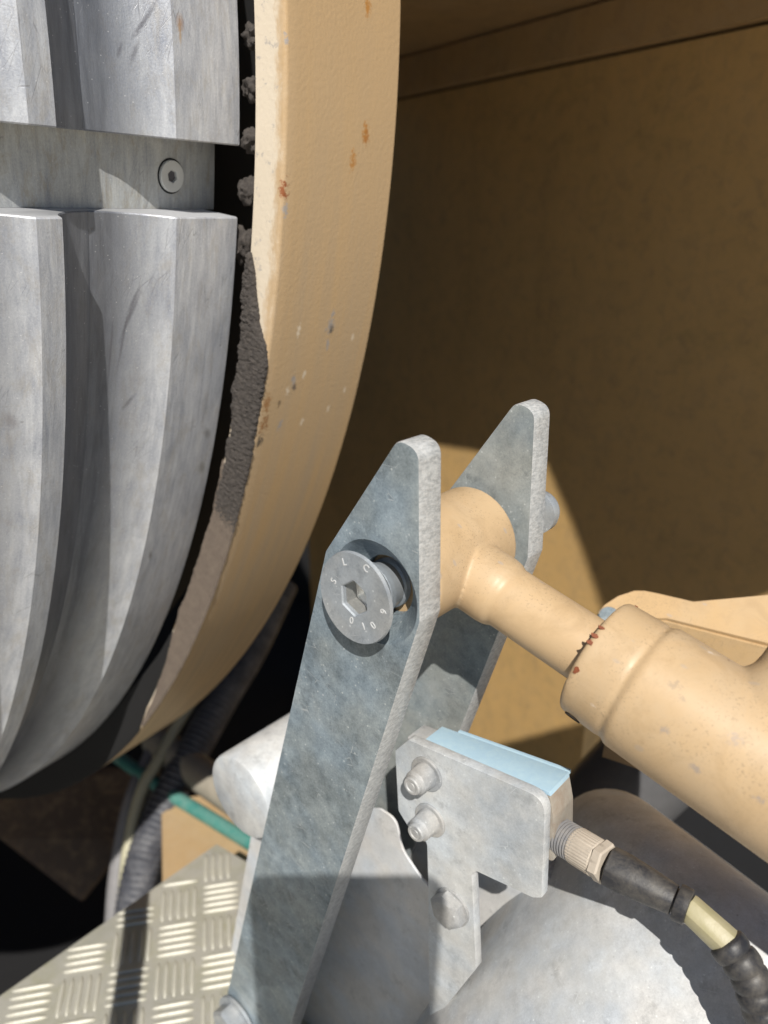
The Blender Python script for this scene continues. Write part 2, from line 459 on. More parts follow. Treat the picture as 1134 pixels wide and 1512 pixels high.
def aluminium(name, seed=0, brown=0.25, metal=0.3, rough=0.42, tint=(1, 1, 1), nicks=()):
    t = NT(name)
    # uv: x = across the grooves (m), y = round the wheel (m)
    st = t.noise(310, 5, 0.68, t.mapping(t.uv, scale=(1, 0.10, 1), loc=(seed, seed, 0)), 0.2)
    blot = t.noise(75, 5, 0.72, t.mapping(t.uv, scale=(1.4, 0.55, 1), loc=(seed, 2, 0)), 0.5)
    fine = t.noise(1500, 3, 0.8, t.mapping(t.uv, scale=(1, 0.6, 1)))
    f = t.math('ADD', t.math('MULTIPLY', st, 0.42), t.math('ADD', t.math('MULTIPLY', blot, 0.30), t.math('MULTIPLY', fine, 0.28)))
    c = t.mix(t.ramp(f, [(0.35, 0), (0.69, 1)]), (0.28, 0.30, 0.355), (0.70, 0.715, 0.735))
    dirt = t.ramp(t.noise(120, 5, 0.8, t.mapping(t.uv, scale=(1, 0.35, 1), loc=(seed + 5, 0, 0)), 0.4), [(0.50, 0), (0.66, 1)])
    c = t.mix(t.math('MULTIPLY', dirt, brown), c, (0.36, 0.32, 0.26))
    att = t.n('ShaderNodeAttribute', attribute_name='groove_dark')
    groove_dark = t.math('MULTIPLY', att.outputs['Fac'], t.math('MULTIPLY_ADD', st, 0.9, 0.45), clamp=True)
    c = t.mix(t.math('MULTIPLY', groove_dark, 0.92), c, (0.12, 0.13, 0.155))
    sc = t.voro(120, 'DISTANCE_TO_EDGE', t.mapping(t.mapping(t.uv, rot=(0, 0, 0.35)), scale=(2.6, 0.35, 1)))
    scm = t.math('MULTIPLY', t.ramp(sc, [(0.0, 1), (0.022, 0)]), t.ramp(t.noise(45, 2, 0.5, t.mapping(t.uv, loc=(3, 8, 0))), [(0.56, 0), (0.64, 1)]))
    c = t.mix(t.math('MULTIPLY', scm, 0.6), c, (0.20, 0.20, 0.22))
    dn = t.ramp(t.voro(62, 'F1', t.mapping(t.uv, loc=(seed, 0, 0))), [(0.0, 1), (0.055, 0)])
    c = t.mix(t.math('MULTIPLY', dn, 0.6), c, (0.15, 0.14, 0.13))
    sp = t.ramp(t.voro(420, 'F1', t.uv), [(0.0, 1), (0.13, 0)])
    c = t.mix(t.math('MULTIPLY', sp, 0.35), c, (0.22, 0.20, 0.18))
    br = t.math('MULTIPLY', t.ramp(t.voro(300, 'F1', t.mapping(t.uv, loc=(7, 1, 0))), [(0.0, 1), (0.10, 0)]), 0.6)
    c = t.mix(br, c, (0.92, 0.92, 0.92))
    if nicks:
        nz = t.math('SUBTRACT', t.noise(900, 3, 0.7, t.uv), 0.5)
        for (p, L_, w_, ang, col) in nicks:
            v = t.mapping(t.uv, loc=(-p[0], -p[1], 0))
            d_ = t.n('ShaderNodeVectorRotate', rotation_type='Z_AXIS'); t.set(d_.inputs['Vector'], v); d_.inputs['Angle'].default_value = -ang
            l_ = t.vdist((0, 0, 0), (1 / w_, 1 / L_, 0), d_.outputs[0])
            c = t.mix(t.ramp(t.math('ADD', l_, t.math('MULTIPLY', nz, 1.1)), [(0.25, 0.62), (1.0, 0)]), c, col)
    r = t.math('MULTIPLY_ADD', blot, 0.22, rough - 0.08)
    r = t.math('SUBTRACT', r, t.math('MULTIPLY', groove_dark, 0.06))
    c = t.mix(1.0, c, tint, 'MULTIPLY')
    nb = t.bump(t.math('ADD', t.math('MULTIPLY', st, 0.8), t.math('SUBTRACT', t.math('MULTIPLY', fine, 0.5), t.math('ADD', t.math('MULTIPLY', dn, 0.6), t.math('MULTIPLY', scm, 0.3)))), 0.34, 0.0009)
    return t.fin(c, r, t.math('MULTIPLY_ADD', groove_dark, 0.25, metal), nb)
def _uv(px, py): 
    z_, p_ = wcyl(px, py, RS); return (z_, p_ * RS)
DK = (0.13, 0.13, 0.15)
NK = [(_uv(232, 25), 0.010, 0.0011, -0.5, DK), (_uv(226, 38), 0.007, 0.0010, -0.55, DK), (_uv(222, 76), 0.006, 0.0012, -0.35, DK), (_uv(207, 72), 0.004, 0.001, -0.3, DK),
      (_uv(220, 468), 0.013, 0.0011, -0.30, DK), (_uv(214, 485), 0.016, 0.0009, -0.25, DK), (_uv(222, 450), 0.009, 0.0009, -0.35, DK), (_uv(208, 520), 0.018, 0.0008, -0.12, DK),
      (_uv(212, 607), 0.007, 0.0012, -0.5, DK), (_uv(195, 530), 0.02, 0.0007, -0.05, DK), (_uv(33, 634), 0.005, 0.003, 0.2, (0.22, 0.21, 0.22)), (_uv(306, 640), 0.005, 0.0028, 0.5, (0.2, 0.19, 0.18)),
      (_uv(298, 690), 0.006, 0.003, 0.3, (0.24, 0.23, 0.21)), (_uv(266, 34), 0.0042, 0.0026, 0.0, (0.33, 0.16, 0.05)), (_uv(266, 50), 0.005, 0.0009, 0.0, (0.45, 0.28, 0.12)), (_uv(222, 820), 0.005, 0.0018, 0.2, (0.17, 0.16, 0.15))]
M_ALU = aluminium('weathered_aluminium', 0, 0.35, nicks=NK)
M_ALU2 = aluminium('weathered_aluminium_plate', 4, 0.6, 0.15, 0.5, (0.80, 0.80, 0.75))

W_BASE = wpt(-0.15, 0, 0)
wheel = thing('grooved_wheel', WC + Vector((0, 0, -RR)), 'large grooved aluminium wheel with tan painted rim at the left edge', 'wheel')
# groove profile along the axle: list of (z, R)
GW = Z_G - Z_B; GD = 0.0172
LAND = Z_B - Z_A
def groove(z0, z1, n=40):
    out = []
    zc = z0 + (z1 - z0) * 0.43
    for i in range(n + 1):
        f = i / n
        z = z0 + (z1 - z0) * f
        if z < zc:
            u = (zc - z) / (zc - z0); dep = GD * (1 - u ** 2.3) ** 0.68
        else:
            u = (z - zc) / (z1 - zc); dep = GD * (1 - u ** 1.95)
        k = 0.0
        if abs(z - zc) < 0.0022: k = 0.0009 * (1 - abs(z - zc) / 0.0022)        # worn rope track
        out.append((z, RS - max(0, dep) - k))
    return out
prof = [(Z_SEG, RS - 0.045), (Z_SEG, RS - 0.001), (Z_SEG - 0.001, RS), ]
z = Z_G
top = []
zz = Z_G
for g in range(4):
    z1 = zz; z0 = zz - GW
    top += list(reversed(groove(z0, z1)))
    zz = z0 - LAND
prof += top + [(zz, RS), (zz, RS - 0.045)]
def seg_mesh(phi0, phi1, n, lip=0.0):
    ph = [phi0 + (phi1 - phi0) * i / n for i in range(n + 1)]
    ee = 0.0006 / RS
    ph = [ph[0]] + [ph[0] + math.copysign(ee, phi1 - phi0)] + ph[1:-1] + [ph[-1]]
    rings = []
    for i, p in enumerate(ph):
        sh = 0.0006 if i == 0 else 0
        rings.append([wpt(z_, R_ - sh, p) for z_, R_ in prof])
    u = [a for a, b in prof]; v = [p * RS for p in ph]
    return loft(rings, True, True, True, uvs=(u, v))
_, ph_u = wcyl(357, 216, RS)
_, ph_l = wcyl(350, 321, RS)
def groove_dark_of(z):                       # darker, shinier band over the left half of each groove, fading right
    zr_ = Z_G
    for g in range(4):
        z0 = zr_ - GW; f_ = (z - z0) / GW
        if 0 <= f_ <= 1: return max(0.0, min(1.0, (0.96 - f_) / 0.40)) * max(0.0, min(1.0, f_ / 0.06))
        zr_ = z0 - LAND
    return 0.0
def worn(me):  # stores the groove darkening per vertex
    N = len(prof); w = [groove_dark_of(a_) for a_, b_ in prof]
    at_ = me.attributes.new('groove_dark', 'FLOAT', 'POINT')
    at_.data.foreach_set('value', [w[i_ % N] for i_ in range(len(me.vertices))])
    return me
up_seg = link('groove_segment', worn(seg_mesh(ph_u, ph_u + 0.62, 60)), M_ALU, wheel, sharp=22)
lo_seg = link('groove_segment', worn(seg_mesh(ph_l, ph_l - 2.1, 150)), M_ALU, wheel, sharp=22)
up_seg['label'] = 'upper grooved aluminium segment above the joint plate'
lo_seg['label'] = 'lower grooved aluminium segment curving down under the wheel'
# joint plate, recessed between the segments
RJ = RS - 0.0245
zj1, _ = wcyl(318, 262, RJ)
_, pj_top = wcyl(300, 170, RJ)
_, pj_bot = wcyl(300, 309, RJ)
jr = []
n = 14
prj = [(zj1, RJ - 0.02), (zj1, RJ - 0.0008), (zj1 - 0.0008, RJ)] + [(zj1 - 0.0008 - (zj1 - zz) * i / 24, RJ) for i in range(1, 25)] + [(zz, RJ - 0.02)]
phs = [pj_top + (pj_bot - pj_top) * i / n for i in range(n + 1)]
jp = link('joint_plate', loft([[wpt(a, b, p) for a, b in prj] for p in phs], uvs=([a for a, b in prj], [p * RJ for p in phs])), M_ALU2, wheel)
# countersunk socket screw in the joint plate
zs, ps = wcyl(252, 260, RJ)
SO = wpt(zs, RJ, ps); SN = (WP * math.cos(ps) + WQ * math.sin(ps)).normalized()
scr = link('countersunk_screw', lathe([(0.0072, -0.002), (0.0072, 0.0013), (0.0069, 0.0016), (0.0034, 0.0016), (0.0031, 0.0014), (0.0029, 0.0002), (0.0003, 0.0002)], SO, SN, 96, True, True,
      rfun=lambda th, i, r: bolt_ring(th + 0.35, r * 0.87) if i >= 4 else r), [M_ALU2, M_ALU2], jp, sharp=25)
link('socket', lathe([(0.0026, 0.00005), (0.0026, 0.00035), (0.0002, 0.00035)], SO, SN, 48, True, True, rfun=lambda th, i, r: bolt_ring(th + 0.35, r * 0.9)), plain('socket_shade', (0.06, 0.06, 0.07), 0.5), scr)  # dark hexagon paints the shade inside the shallow recess
def annulus(r0, r1, h0, h1, o, a, seg=48): return lathe([(r0, h0), (r0, h1), (r1, h1), (r1, h0), (r0, h0)], o, a, seg, False, False)
link('screw_gap', annulus(0.00725, 0.0081, -0.001, 0.00012, SO, SN), M_BLACK, jp)
# dark hub under the segments
nseg = 140
hub_prof = [(zz, RS - 0.05), (Z_SEG - 0.01, RS - 0.05), (Z_SEG - 0.008, RS - 0.055), (Z_RR + 0.01, RS - 0.055), (Z_RR + 0.01, 0.12), (zz, 0.12)]
def ring_loft(pr, p0, p1, n, **kw):
    return loft([[wpt(a, b, p0 + (p1 - p0) * i / n) for a, b in pr] for i in range(n + 1)], **kw)
link('hub_drum', ring_loft(hub_prof, 1.0, -3.0, 120), M_BLACK, wheel)

# rim ring
RIN = wplane(377, 215, Z_RL)[0]
def rust(px, py, R): 
    z_, p_ = wcyl(px, py, R); return wpt(z_, R, p_)
def local(p): return tuple(p - W0)
W0 = wloc(wheel)
AMB = (0.42, 0.19, 0.04); RED = (0.25, 0.07, 0.02); GREY = (0.33, 0.30, 0.28)
Cream = (0.64, 0.54, 0.41)
rs = []
for (px, py, r, col) in ((543, 10, 0.0032, AMB), (540, 196, 0.0036, AMB), (541, 203, 0.003, (0.36, 0.15, 0.03)), (521, 236, 0.0034, AMB), (419, 282, 0.0036, RED),
                         (488, 480, 0.0040, GREY), (489, 488, 0.0022, (0.10, 0.085, 0.07)), (484, 508, 0.0026, GREY), (491, 464, 0.0024, GREY), (434, 572, 0.0022, (0.14, 0.11, 0.085)), (434, 560, 0.0026, GREY),
                         (413, 628, 0.0026, GREY), (446, 622, 0.0022, Cream), (441, 488, 0.0024, Cream), (424, 577, 0.0020, Cream), (484, 604, 0.0020, Cream), (521, 498, 0.0018, Cream), (449, 553, 0.0020, Cream), (508, 577, 0.0016, Cream),
                         (412, 596, 0.0022, (0.2, 0.14, 0.08)), (384, 650, 0.0034, (0.06, 0.05, 0.04)), (390, 625, 0.0045, (0.25, 0.12, 0.04)), (394, 595, 0.0042, (0.28, 0.14, 0.05)), (421, 310, 0.0024, GREY), (423, 60, 0.0022, GREY)):
    rs.append((local(rust(px, py, RR)), r, (1, 1, 0.55), col))
def rim_material():
    t = NT('tan_rim_paint')
    base = (0.49, 0.335, 0.178)
    c = t.mix(t.noise(9, 4, 0.6), tuple(x * 0.93 for x in base), tuple(x * 1.06 for x in base))
    # dusty film streaked round the rim, thicker near the ground side
    pos = t.n('ShaderNodeSeparateXYZ'); t.set(pos.inputs[0], t.obj)
    film = t.math('MULTIPLY', t.ramp(t.noise(70, 5, 0.65, t.mapping(t.uv, scale=(1, 0.06, 1))), [(0.36, 0), (0.68, 1)]),
                  t.ramp(t.math('ADD', t.math('MULTIPLY', pos.outputs[2], -1.6), 1.20), [(0.0, 0.05), (0.55, 0.75), (1.0, 0.75)]))
    c = t.mix(t.math('MULTIPLY', film, 0.95), c, (0.37, 0.30, 0.22))
    # worn pale paint on the corner and flank
    u = t.n('ShaderNodeSeparateXYZ'); t.set(u.inputs[0], t.uv)
    worn = t.ramp(t.math('ADD', u.outputs[0], t.math('MULTIPLY', t.math('SUBTRACT', t.noise(140, 5, 0.75, t.mapping(t.uv, scale=(1, 0.4, 1))), 0.5), 0.016)), [(0.0, 1), (0.012, 1), (0.0165, 0)])
    c = t.mix(t.math('MULTIPLY', worn, 0.8), c, (0.68, 0.61, 0.50))
    gr = t.math('MULTIPLY', worn, t.ramp(t.noise(120, 5, 0.75, t.mapping(t.uv, loc=(9, 0, 0))), [(0.58, 0), (0.66, 1)]))
    c = t.mix(t.math('MULTIPLY', gr, 0.7), c, (0.33, 0.31, 0.30))
    nz_ = t.math('SUBTRACT', t.noise(420, 4, 0.75), 0.5)
    for (p, r, sc_, col) in rs:
        dd = t.vdist(p, sc_)
        dd = t.math('ADD', dd, t.math('MULTIPLY', nz_, r * 3.4))
        c = t.mix(t.ramp(t.math('DIVIDE', dd, r), [(0.30, 0.95), (0.85, 0)]), c, col)
    nb = t.bump(t.noise(460, 1, 0.4, None, 0.2), 0.15, 0.0010)
    return t.fin(c, t.math('MULTIPLY_ADD', film, 0.3, 0.36), 0, nb)
M_RIM = rim_material()
cr = 0.0022
rprof = [(Z_RL, RIN), (Z_RL, RR - cr)]
for i in range(1, 5):
    a = PI / 2 * i / 4; rprof.append((Z_RL + cr - cr * math.cos(a), RR - cr + cr * math.sin(a)))
for i in range(1, 13): rprof.append((Z_RL + cr + (Z_RR - Z_RL - cr - 0.001) * i / 12, RR))
rprof += [(Z_RR, RR - 0.001), (Z_RR, RIN - 0.004), (Z_RL + 0.02, RIN - 0.004), (Z_RL + 0.001, RIN - 0.001)]
du = [0.0]
for i in range(1, len(rprof)): du.append(du[-1] + math.hypot(rprof[i][0] - rprof[i - 1][0], rprof[i][1] - rprof[i - 1][1]))
NR = 260
phr = [0.75 - 3.2 * i / NR for i in range(NR + 1)]
rim = link('rim_ring', loft([[wpt(a, b, p) for a, b in rprof] for p in phr], uvs=(du, [p * RR for p in phr])), M_RIM, wheel)
rim['label'] = 'tan painted rim ring with worn pale edge and rust spots'

# foam seal remains, felt and a plain black strip on the rim flank
def foam_strip(name, pts, depth, mat, amp, parent, n=150, m=12, z_base=Z_RL, tail=4):
    """pts: (py, inner px, outer px) down the strip; the strip sits on the flank face"""
    key = []
    for py, xi, xo in pts:
        if py < 0: key.append((py, xi, xo)); continue
        ri, pi_ = wplane(xi, py, z_base); ro, po = wplane(xo, py, z_base)
        key.append((0.5 * (pi_ + po), ri, ro))
    rings = []
    for i in range(n + 1):
        p = key[0][0] + (key[-1][0] - key[0][0]) * i / n
        k = 0
        while k < len(key) - 2 and key[k + 1][0] > p: k += 1
        t = (p - key[k][0]) / (key[k + 1][0] - key[k][0])
        ri = key[k][1] * (1 - t) + key[k + 1][1] * t; ro = key[k][2] * (1 - t) + key[k + 1][2] * t
        ro = min(ro, RR + 0.0004)
        e = min(1.0, i / 4, (n - i) / tail)
        ring = []
        ragged = amp * 0.9 * noise.fractal(Vector((p * 55, 3.3, 0)), 0.6, 2.1, 6)
        rag2 = amp * 0.35 * noise.fractal(Vector((p * 50, 8.3, 5)), 0.6, 2.1, 5)
        for j in range(m + 1):
            a = PI * j / m
            r = (ri + ragged) + (ro + rag2 - ri - ragged) * (0.5 - 0.5 * math.cos(a))
            hgt = depth * (math.sin(a) ** 0.45 if 0 < j < m else 0) * (0.15 + 0.85 * e)
            q = wpt(z_base - hgt + 0.0004, r, p)
            nz = noise.fractal(q * 520, 0.35, 2.3, 5)
            er_ = (q - WC); er_ = (er_ - WA * er_.dot(WA)).normalized()
            q = q + WA * (-amp * 0.24 * nz * (1 if 0 < j < m else 0)) + er_ * (amp * 0.25 * noise.noise(q * 700 + Vector((5, 1, 2))))
            ring.append(q)
        ring.append(wpt(z_base + 0.003, ri + 0.5 * (ro - ri), p))
        rings.append(ring)
    return link(name, loft(rings), mat, parent, sharp=60)
foam_strip('flank_strip', [(372, 367, 372), (400, 365, 377), (440, 362, 382), (470, 357, 385), (500, 355, 395), (540, 352, 397), (580, 347, 391), (620, 345, 385), (655, 339, 378), (685, 333, 373), (712, 327, 364), (745, 318, 356), (790, 306, 342)], 0.0040, M_FOAM, 0.0026, rim, 480, 30, tail=170)
foam_strip('felt_strip', [(690, 325, 366), (720, 321, 362), (780, 306, 349), (850, 284, 332), (920, 256, 303), (980, 240, 277), (1030, 224, 246), (1072, 207, 212)], 0.0014, M_FELT, 0.0010, rim, 220, 12)
foam_strip('flank_strip', [(930, 255, 262), (980, 226, 247), (1030, 184, 228), (1072, 140, 222), (1095, 105, 225), (-1.35, RIN - 0.004, RR - 0.0003), (-2.4, RIN - 0.004, RR - 0.0003)], 0.0022, M_BLACK, 0.0008, rim, 90, 10)  # plain black strip covering the lower flank of the rim
for (px, py, h_) in ((373, 40, 26), (372, 118, 26), (370, 196, 24), (366, 268, 30), (358, 345, 34)):
    r_, p_ = wplane(px, py, Z_RL + 0.004)
    r2, p2 = wplane(px, py + h_, Z_RL + 0.004)
    bm = bmesh.new(); bmesh.ops.create_icosphere(bm, subdivisions=4, radius=1)
    hh = abs(p2 - p_) * RR * 0.72
    c0 = wpt(Z_RL + 0.006, r_, 0.5 * (p_ + p2)); er = (c0 - WC - WA * (c0 - WC).dot(WA)).normalized(); et = WA.cross(er)
    for v in bm.verts:
        d = v.co.copy(); k = 1 + 0.45 * noise.fractal(d * 1.7 + Vector((px, py, 0)), 0.8, 2.1, 5)
        v.co = c0 + (er * d.x * 0.0052 + et * d.y * hh + WA * d.z * 0.006) * k
    link('foam_tuft', bm_mesh(bm), M_FOAM, rim, sharp=70)

# ------------------------------------------------------------------ lever frame
LN = vec((0.65784676, -0.26193752, 0.70613482)); LN.z = 0; LN.normalize()        # pin direction, away from the viewer
LO = CAM + vec((-0.00633157, 0.03302811, 0.30))
LD = vec((0.22254268, -0.82810511, -0.51450625)); LD = (LD - LN * LD.dot(LN)).normalized()
LE = LD.cross(LN).normalized()
if LE.x < 0: LE = -LE
LH = Vector((LN.y, -LN.x, 0)).normalized(); LV = Vector((0, 0, 1))               # level / upright axes in the plate plane
T_PL, GAP = 0.01264, 0.07608
def onplane(px, py, c):
    r = ray(px, py); return CAM + r * (((LO - CAM).dot(LN) + c) / r.dot(LN))
def pl2(px, py, c, ax=None, ay=None, org=None):
    q = onplane(px, py, c) - (org if org is not None else LO + LN * c)
    return ((q.dot(ax or LH)), q.dot(ay or LV))
lever = thing('clevis_lever', LO - LD * 0.30, 'galvanised clevis lever of two pointed plates holding the tan rod end', 'lever')
w_, k_, T_ = 0.02557, 0.00585, 0.08327
LB = -0.45
ct = 0.0050; yt = T_ - ct / w_ * (T_ - k_)
out = round_poly([(-w_, LB), (w_, LB), (w_, k_), (ct, yt), (-ct, yt), (-w_, k_)], [0, 0, 0.004, 0.0062, 0.0062, 0.003], 8)
BO = (0.0, 0.0025)                     # pin position in plate axes
p1 = link('lever_plate', plate(out, T_PL, LO, LE, LD, LN, 0.0007, holes=[(BO[0] + 0.0022, BO[1] + 0.0012, 0.0216, 0.0126, 0.0085)]), [M_PLATE, M_EDGE], lever)
p1['label'] = 'front lever plate with the large socket bolt'
p2 = link('lever_plate', plate(out, T_PL, LO + LN * GAP, LE, LD, LN, 0.0007), [M_PLATE2, M_EDGE], lever)
p2['label'] = 'rear lever plate behind the tan rod end'
# pin bolt: countersunk head standing proud of its countersink
PB = LO + LE * BO[0] + LD * BO[1]
HN = (-LN + LD * 0.03 - LE * 0.02).normalized()
R_H = 0.0186
hd = 0.0085
# head outer cone + face with hex socket
hexr = 0.0062
def head_r(th, i, r):
    return bolt_ring(th + 0.15, hexr) * (r / hexr) if i >= 3 else r
head = lathe([(0.0104, hd - 0.0098), (R_H, hd - 0.0014), (R_H - 0.0004, hd), (hexr * 1.08, hd), (hexr, hd - 0.0006), (hexr, hd - 0.0085), (hexr * 0.05, hd - 0.0105)], PB, HN, 96, True, True, LD, rfun=head_r)
pin = link('pin_bolt', head, M_BOLT, lever, sharp=28)
pin['label'] = 'countersunk hex socket bolt with stamped letters'
# bright reflections come from the worn socket walls
sock = lathe([(hexr * 0.995, hd - 0.0022), (hexr * 0.97, hd - 0.0078), (hexr * 0.90, hd - 0.0083), (0.0004, hd - 0.0098)], PB, HN, 96, False, True, LD, rfun=lambda th, i, r: bolt_ring(th + 0.15, hexr) * (r / hexr))
link('socket', sock, M_SOCKET, pin, sharp=25)
prof_t = []
for i in range(60):
    h = -0.010 - 0.060 * i / 59
    prof_t.append((0.0102 if i % 2 else 0.0094, h))
prof_t = [(0.0100, hd - 0.0090), (0.0112, hd - 0.0096), (0.0112, hd - 0.0118), (0.0100, hd - 0.0122)] + prof_t + [(0.0102, -0.072)]
link('shank', lathe(prof_t, PB, HN, 40, True, True, LD), M_THREAD, pin, sharp=30)
# stamped letters
lx = LH - HN * LH.dot(HN); lx.normalize()
hx, hy = LE.copy(), LD.copy()
hx = (hx - HN * hx.dot(HN)).normalized(); hy = HN.cross(hx).normalized()
if hy.dot(LD) < 0: hy = -hy
FC = PB + HN * hd
def px_face(px, py):       # pixel -> position on the bolt face
    r = ray(px, py); t = (FC - CAM).dot(HN) / r.dot(HN); q = CAM + r * t - FC
    return q
for ch, zx, zy in (('S', 180, 1000), ('L', 245, 882), ('C', 380, 920), ('0', 290, 1245), ('1', 366, 1282), ('0', 425, 1276), ('9', 490, 1190)):
    q = px_face(450 + zx / 4.2, 620 + zy / 4.2)
    rad = q.normalized()
    upv = rad if zy < 1100 else -rad
    axx = upv.cross(HN).normalized()
    link('stamped_letter', text_mesh(ch, 0.0042, FC + q + HN * 0.00002, axx, upv, HN, 0.00012), M_LETTER, pin, smooth=False)
# rear end of the pin
q = onplane(806, 752, GAP + T_PL)
link('pin_nut', lathe([(0.0098, 0.0), (0.0098, 0.004), (0.0088, 0.0065), (0.005, 0.0075)], onplane(790, 757, GAP + T_PL), LN, 40, True, True), M_BOLT, lever)
# cross tube joining the plates lower down
CT = 0.020
tc = onplane(353, 1178, CT)
tube = lathe([(0.0, 0), (0.0245, 0.0), (0.0262, 0.0008), (0.0270, 0.0028), (0.0270, 0.10), (0.0, 0.10)], tc, LN, 72, False, False)
link('cross_tube', tube, M_TUBE, lever)
# hexagon bolt low on the front plate
qb = onplane(352, 1506, -0.001)
link('foot_bolt', join(lathe([(0.017, 0.0), (0.017, 0.002), (0.0, 0.002)], qb, -LN, 40, True, False), lathe([(0.0125, 0.002), (0.0125, 0.009), (0.0108, 0.0105), (0, 0.0105)], qb, -LN, 48, False, False, LV, rfun=lambda th, i, r: bolt_ring(th + 0.3, r))), M_BOLT, lever, sharp=25)

# ------------------------------------------------------------------ hydraulic cylinder
CE = LO + LN * (0.5 * (T_PL + GAP)) + LD * 0.0045
RD = (LE + LD * 0.02).normalized()
hyd = thing('hydraulic_cylinder', CE, 'tan painted hydraulic cylinder pinned between the lever plates', 'cylinder')
R_ROD = 0.0132
eye_w = GAP - T_PL - 0.0015
eye = lathe([(0.0, -eye_w / 2), (0.0215, -eye_w / 2), (0.0232, -eye_w / 2 + 0.0015), (0.0232, eye_w / 2 - 0.0072), (0.0215, eye_w / 2 - 0.0057), (0.0, eye_w / 2 - 0.0057)], CE, LN, 72, False, False)
rodm = lathe([(0.0, 0.0), (0.0150, 0.0), (0.0150, 0.030), (0.0145, 0.0335), (R_ROD, 0.036), (R_ROD, 0.105), (0, 0.105)], CE, RD, 64, False, False)
em = remesh(join(eye, rodm), 0.0007, 6, 0.5)
link('rod_end', em, M_TAN, hyd, sharp=60)
S0 = 0.0768
RC, RBD = 0.0238, 0.0252
barrel = lathe([(0, S0 + 0.001), (R_ROD + 0.0015, S0 + 0.001), (R_ROD + 0.0018, S0), (RC - 0.0015, S0), (RC - 0.0003, S0 + 0.0007), (RC, S0 + 0.002), (RC + 0.0004, S0 + 0.0165), (RC - 0.0004, S0 + 0.0175), (RC - 0.0004, S0 + 0.0182), (RBD - 0.0006, S0 + 0.0192), (RBD, S0 + 0.0205), (RBD, S0 + 0.20), (0, S0 + 0.20)], CE, RD, 96, False, False)
# weld boss for the hose fitting
bp = at(1180, 1028, 0.228)
ba = CE + RD * (bp - CE).dot(RD)
bd = (bp - ba).normalized()
bd = (LV * 0.72 + LN * 0.60 + RD * 0.10); bd = (bd - RD * bd.dot(RD)).normalized()
boss = lathe([(0, 0), (0.0232, 0.0), (0.0220, 0.0155), (0.0186, 0.0212), (0.0166, 0.0245), (0.0160, 0.029), (0.0158, 0.050), (0.0, 0.050)], ba + bd * 0.004, bd, 64, False, False)
bmsh = remesh(join(barrel, boss), 0.0009, 7, 0.5)
def on_barrel(px, py, R=RBD):
    v = ray(px, py); c_ = CE - CAM
    vp = v - RD * v.dot(RD); cp2 = c_ - RD * c_.dot(RD)
    A_ = vp.dot(vp); B_ = -2 * vp.dot(cp2); D_ = cp2.dot(cp2) - R * R
    return CAM + v * ((-B_ - math.sqrt(max(0, B_ * B_ - 4 * A_ * D_))) / (2 * A_)) - CE
SG = (0.30, 0.25, 0.22)
M_BARREL = paint('tan_barrel_paint', chips=0.35, dust=0.42, rough=0.42, seed=3.0, spots=[(tuple(on_barrel(px, py)), r_, sc2, col) for px, py, r_, sc2, col in (
    (980, 1079, 0.0020, (0.45, 1, 1.2), SG), (1028, 1135, 0.0022, (0.6, 1, 1), SG), (948, 1098, 0.0016, (1, 1, 0.6), (0.40, 0.28, 0.16)), (998, 1012, 0.0022, (0.7, 1, 0.8), (0.34, 0.25, 0.16)), (1006, 1030, 0.0018, (1, 1, 0.5), (0.34, 0.25, 0.16)),
    (1085, 1092, 0.0026, (1, 1, 0.6), (0.36, 0.28, 0.22)), (935, 998, 0.0007, (1, 1, 1), (0.1, 0.07, 0.05)), (1076, 975, 0.0012, (1, 1, 1), (0.2, 0.1, 0.05)), (1050, 963, 0.0018, (0.6, 1, 1), (0.62, 0.52, 0.42)), (875, 1045, 0.0016, (1, 1, 1), (0.62, 0.52, 0.42)), (1120, 1180, 0.0018, (0.6, 1, 1), SG))])
barrel_o = link('barrel', bmsh, M_BARREL, hyd, sharp=50)
# chipped lip at the mouth of the barrel
rng = random.Random(3)
for (px, py, sx, sy) in ((869, 948, 5, 6), (878, 936, 4, 7), (851, 986, 5, 5), (888, 928, 3, 6), (847, 993, 3, 3), (942, 899, 7, 3), (948, 903, 6, 2.5)):
    rr = ray(px, py)
    # point on collar surface nearest the pixel ray
    best = None
    for i in range(200):
        th = 2 * PI * i / 200
        x, y, a = frame_from(RD)
        for ds in (0.0012, 0.0022, 0.0035):
            p_ = CE + RD * (S0 + ds) + (x * math.cos(th) + y * math.sin(th)) * (RC + 0.0002)
            if (x * math.cos(th) + y * math.sin(th)).dot(rr) > 0: continue
            v_ = p_ - CAM; dd = (v_ - rr * (v_.dot(rr) / rr.length_squared)).length
            if best is None or dd < best[0]: best = (dd, p_, (x * math.cos(th) + y * math.sin(th)))
    _, p_, nn = best
    tx = RD; ty = nn.cross(RD)
    pts = [(math.cos(a_) * (1 + 0.4 * rng.uniform(-1, 1)), math.sin(a_) * (1 + 0.4 * rng.uniform(-1, 1))) for a_ in [2 * PI * i / 9 for i in range(9)]]
    bm = bmesh.new(); sc_ = 0.00019
    vs = [bm.verts.new(p_ + tx * a_ * sc_ * sy + ty * b_ * sc_ * sx + nn * 0.0001) for a_, b_ in pts]
    vl = [bm.verts.new(v.co - nn * 0.0012) for v in vs]
    bm.faces.new(vs)
    for i in range(9): bm.faces.new((vs[i], vl[i], vl[(i + 1) % 9], vs[(i + 1) % 9]))
    link('paint_chip', bm_mesh(bm), M_RUST, barrel_o, sharp=60)
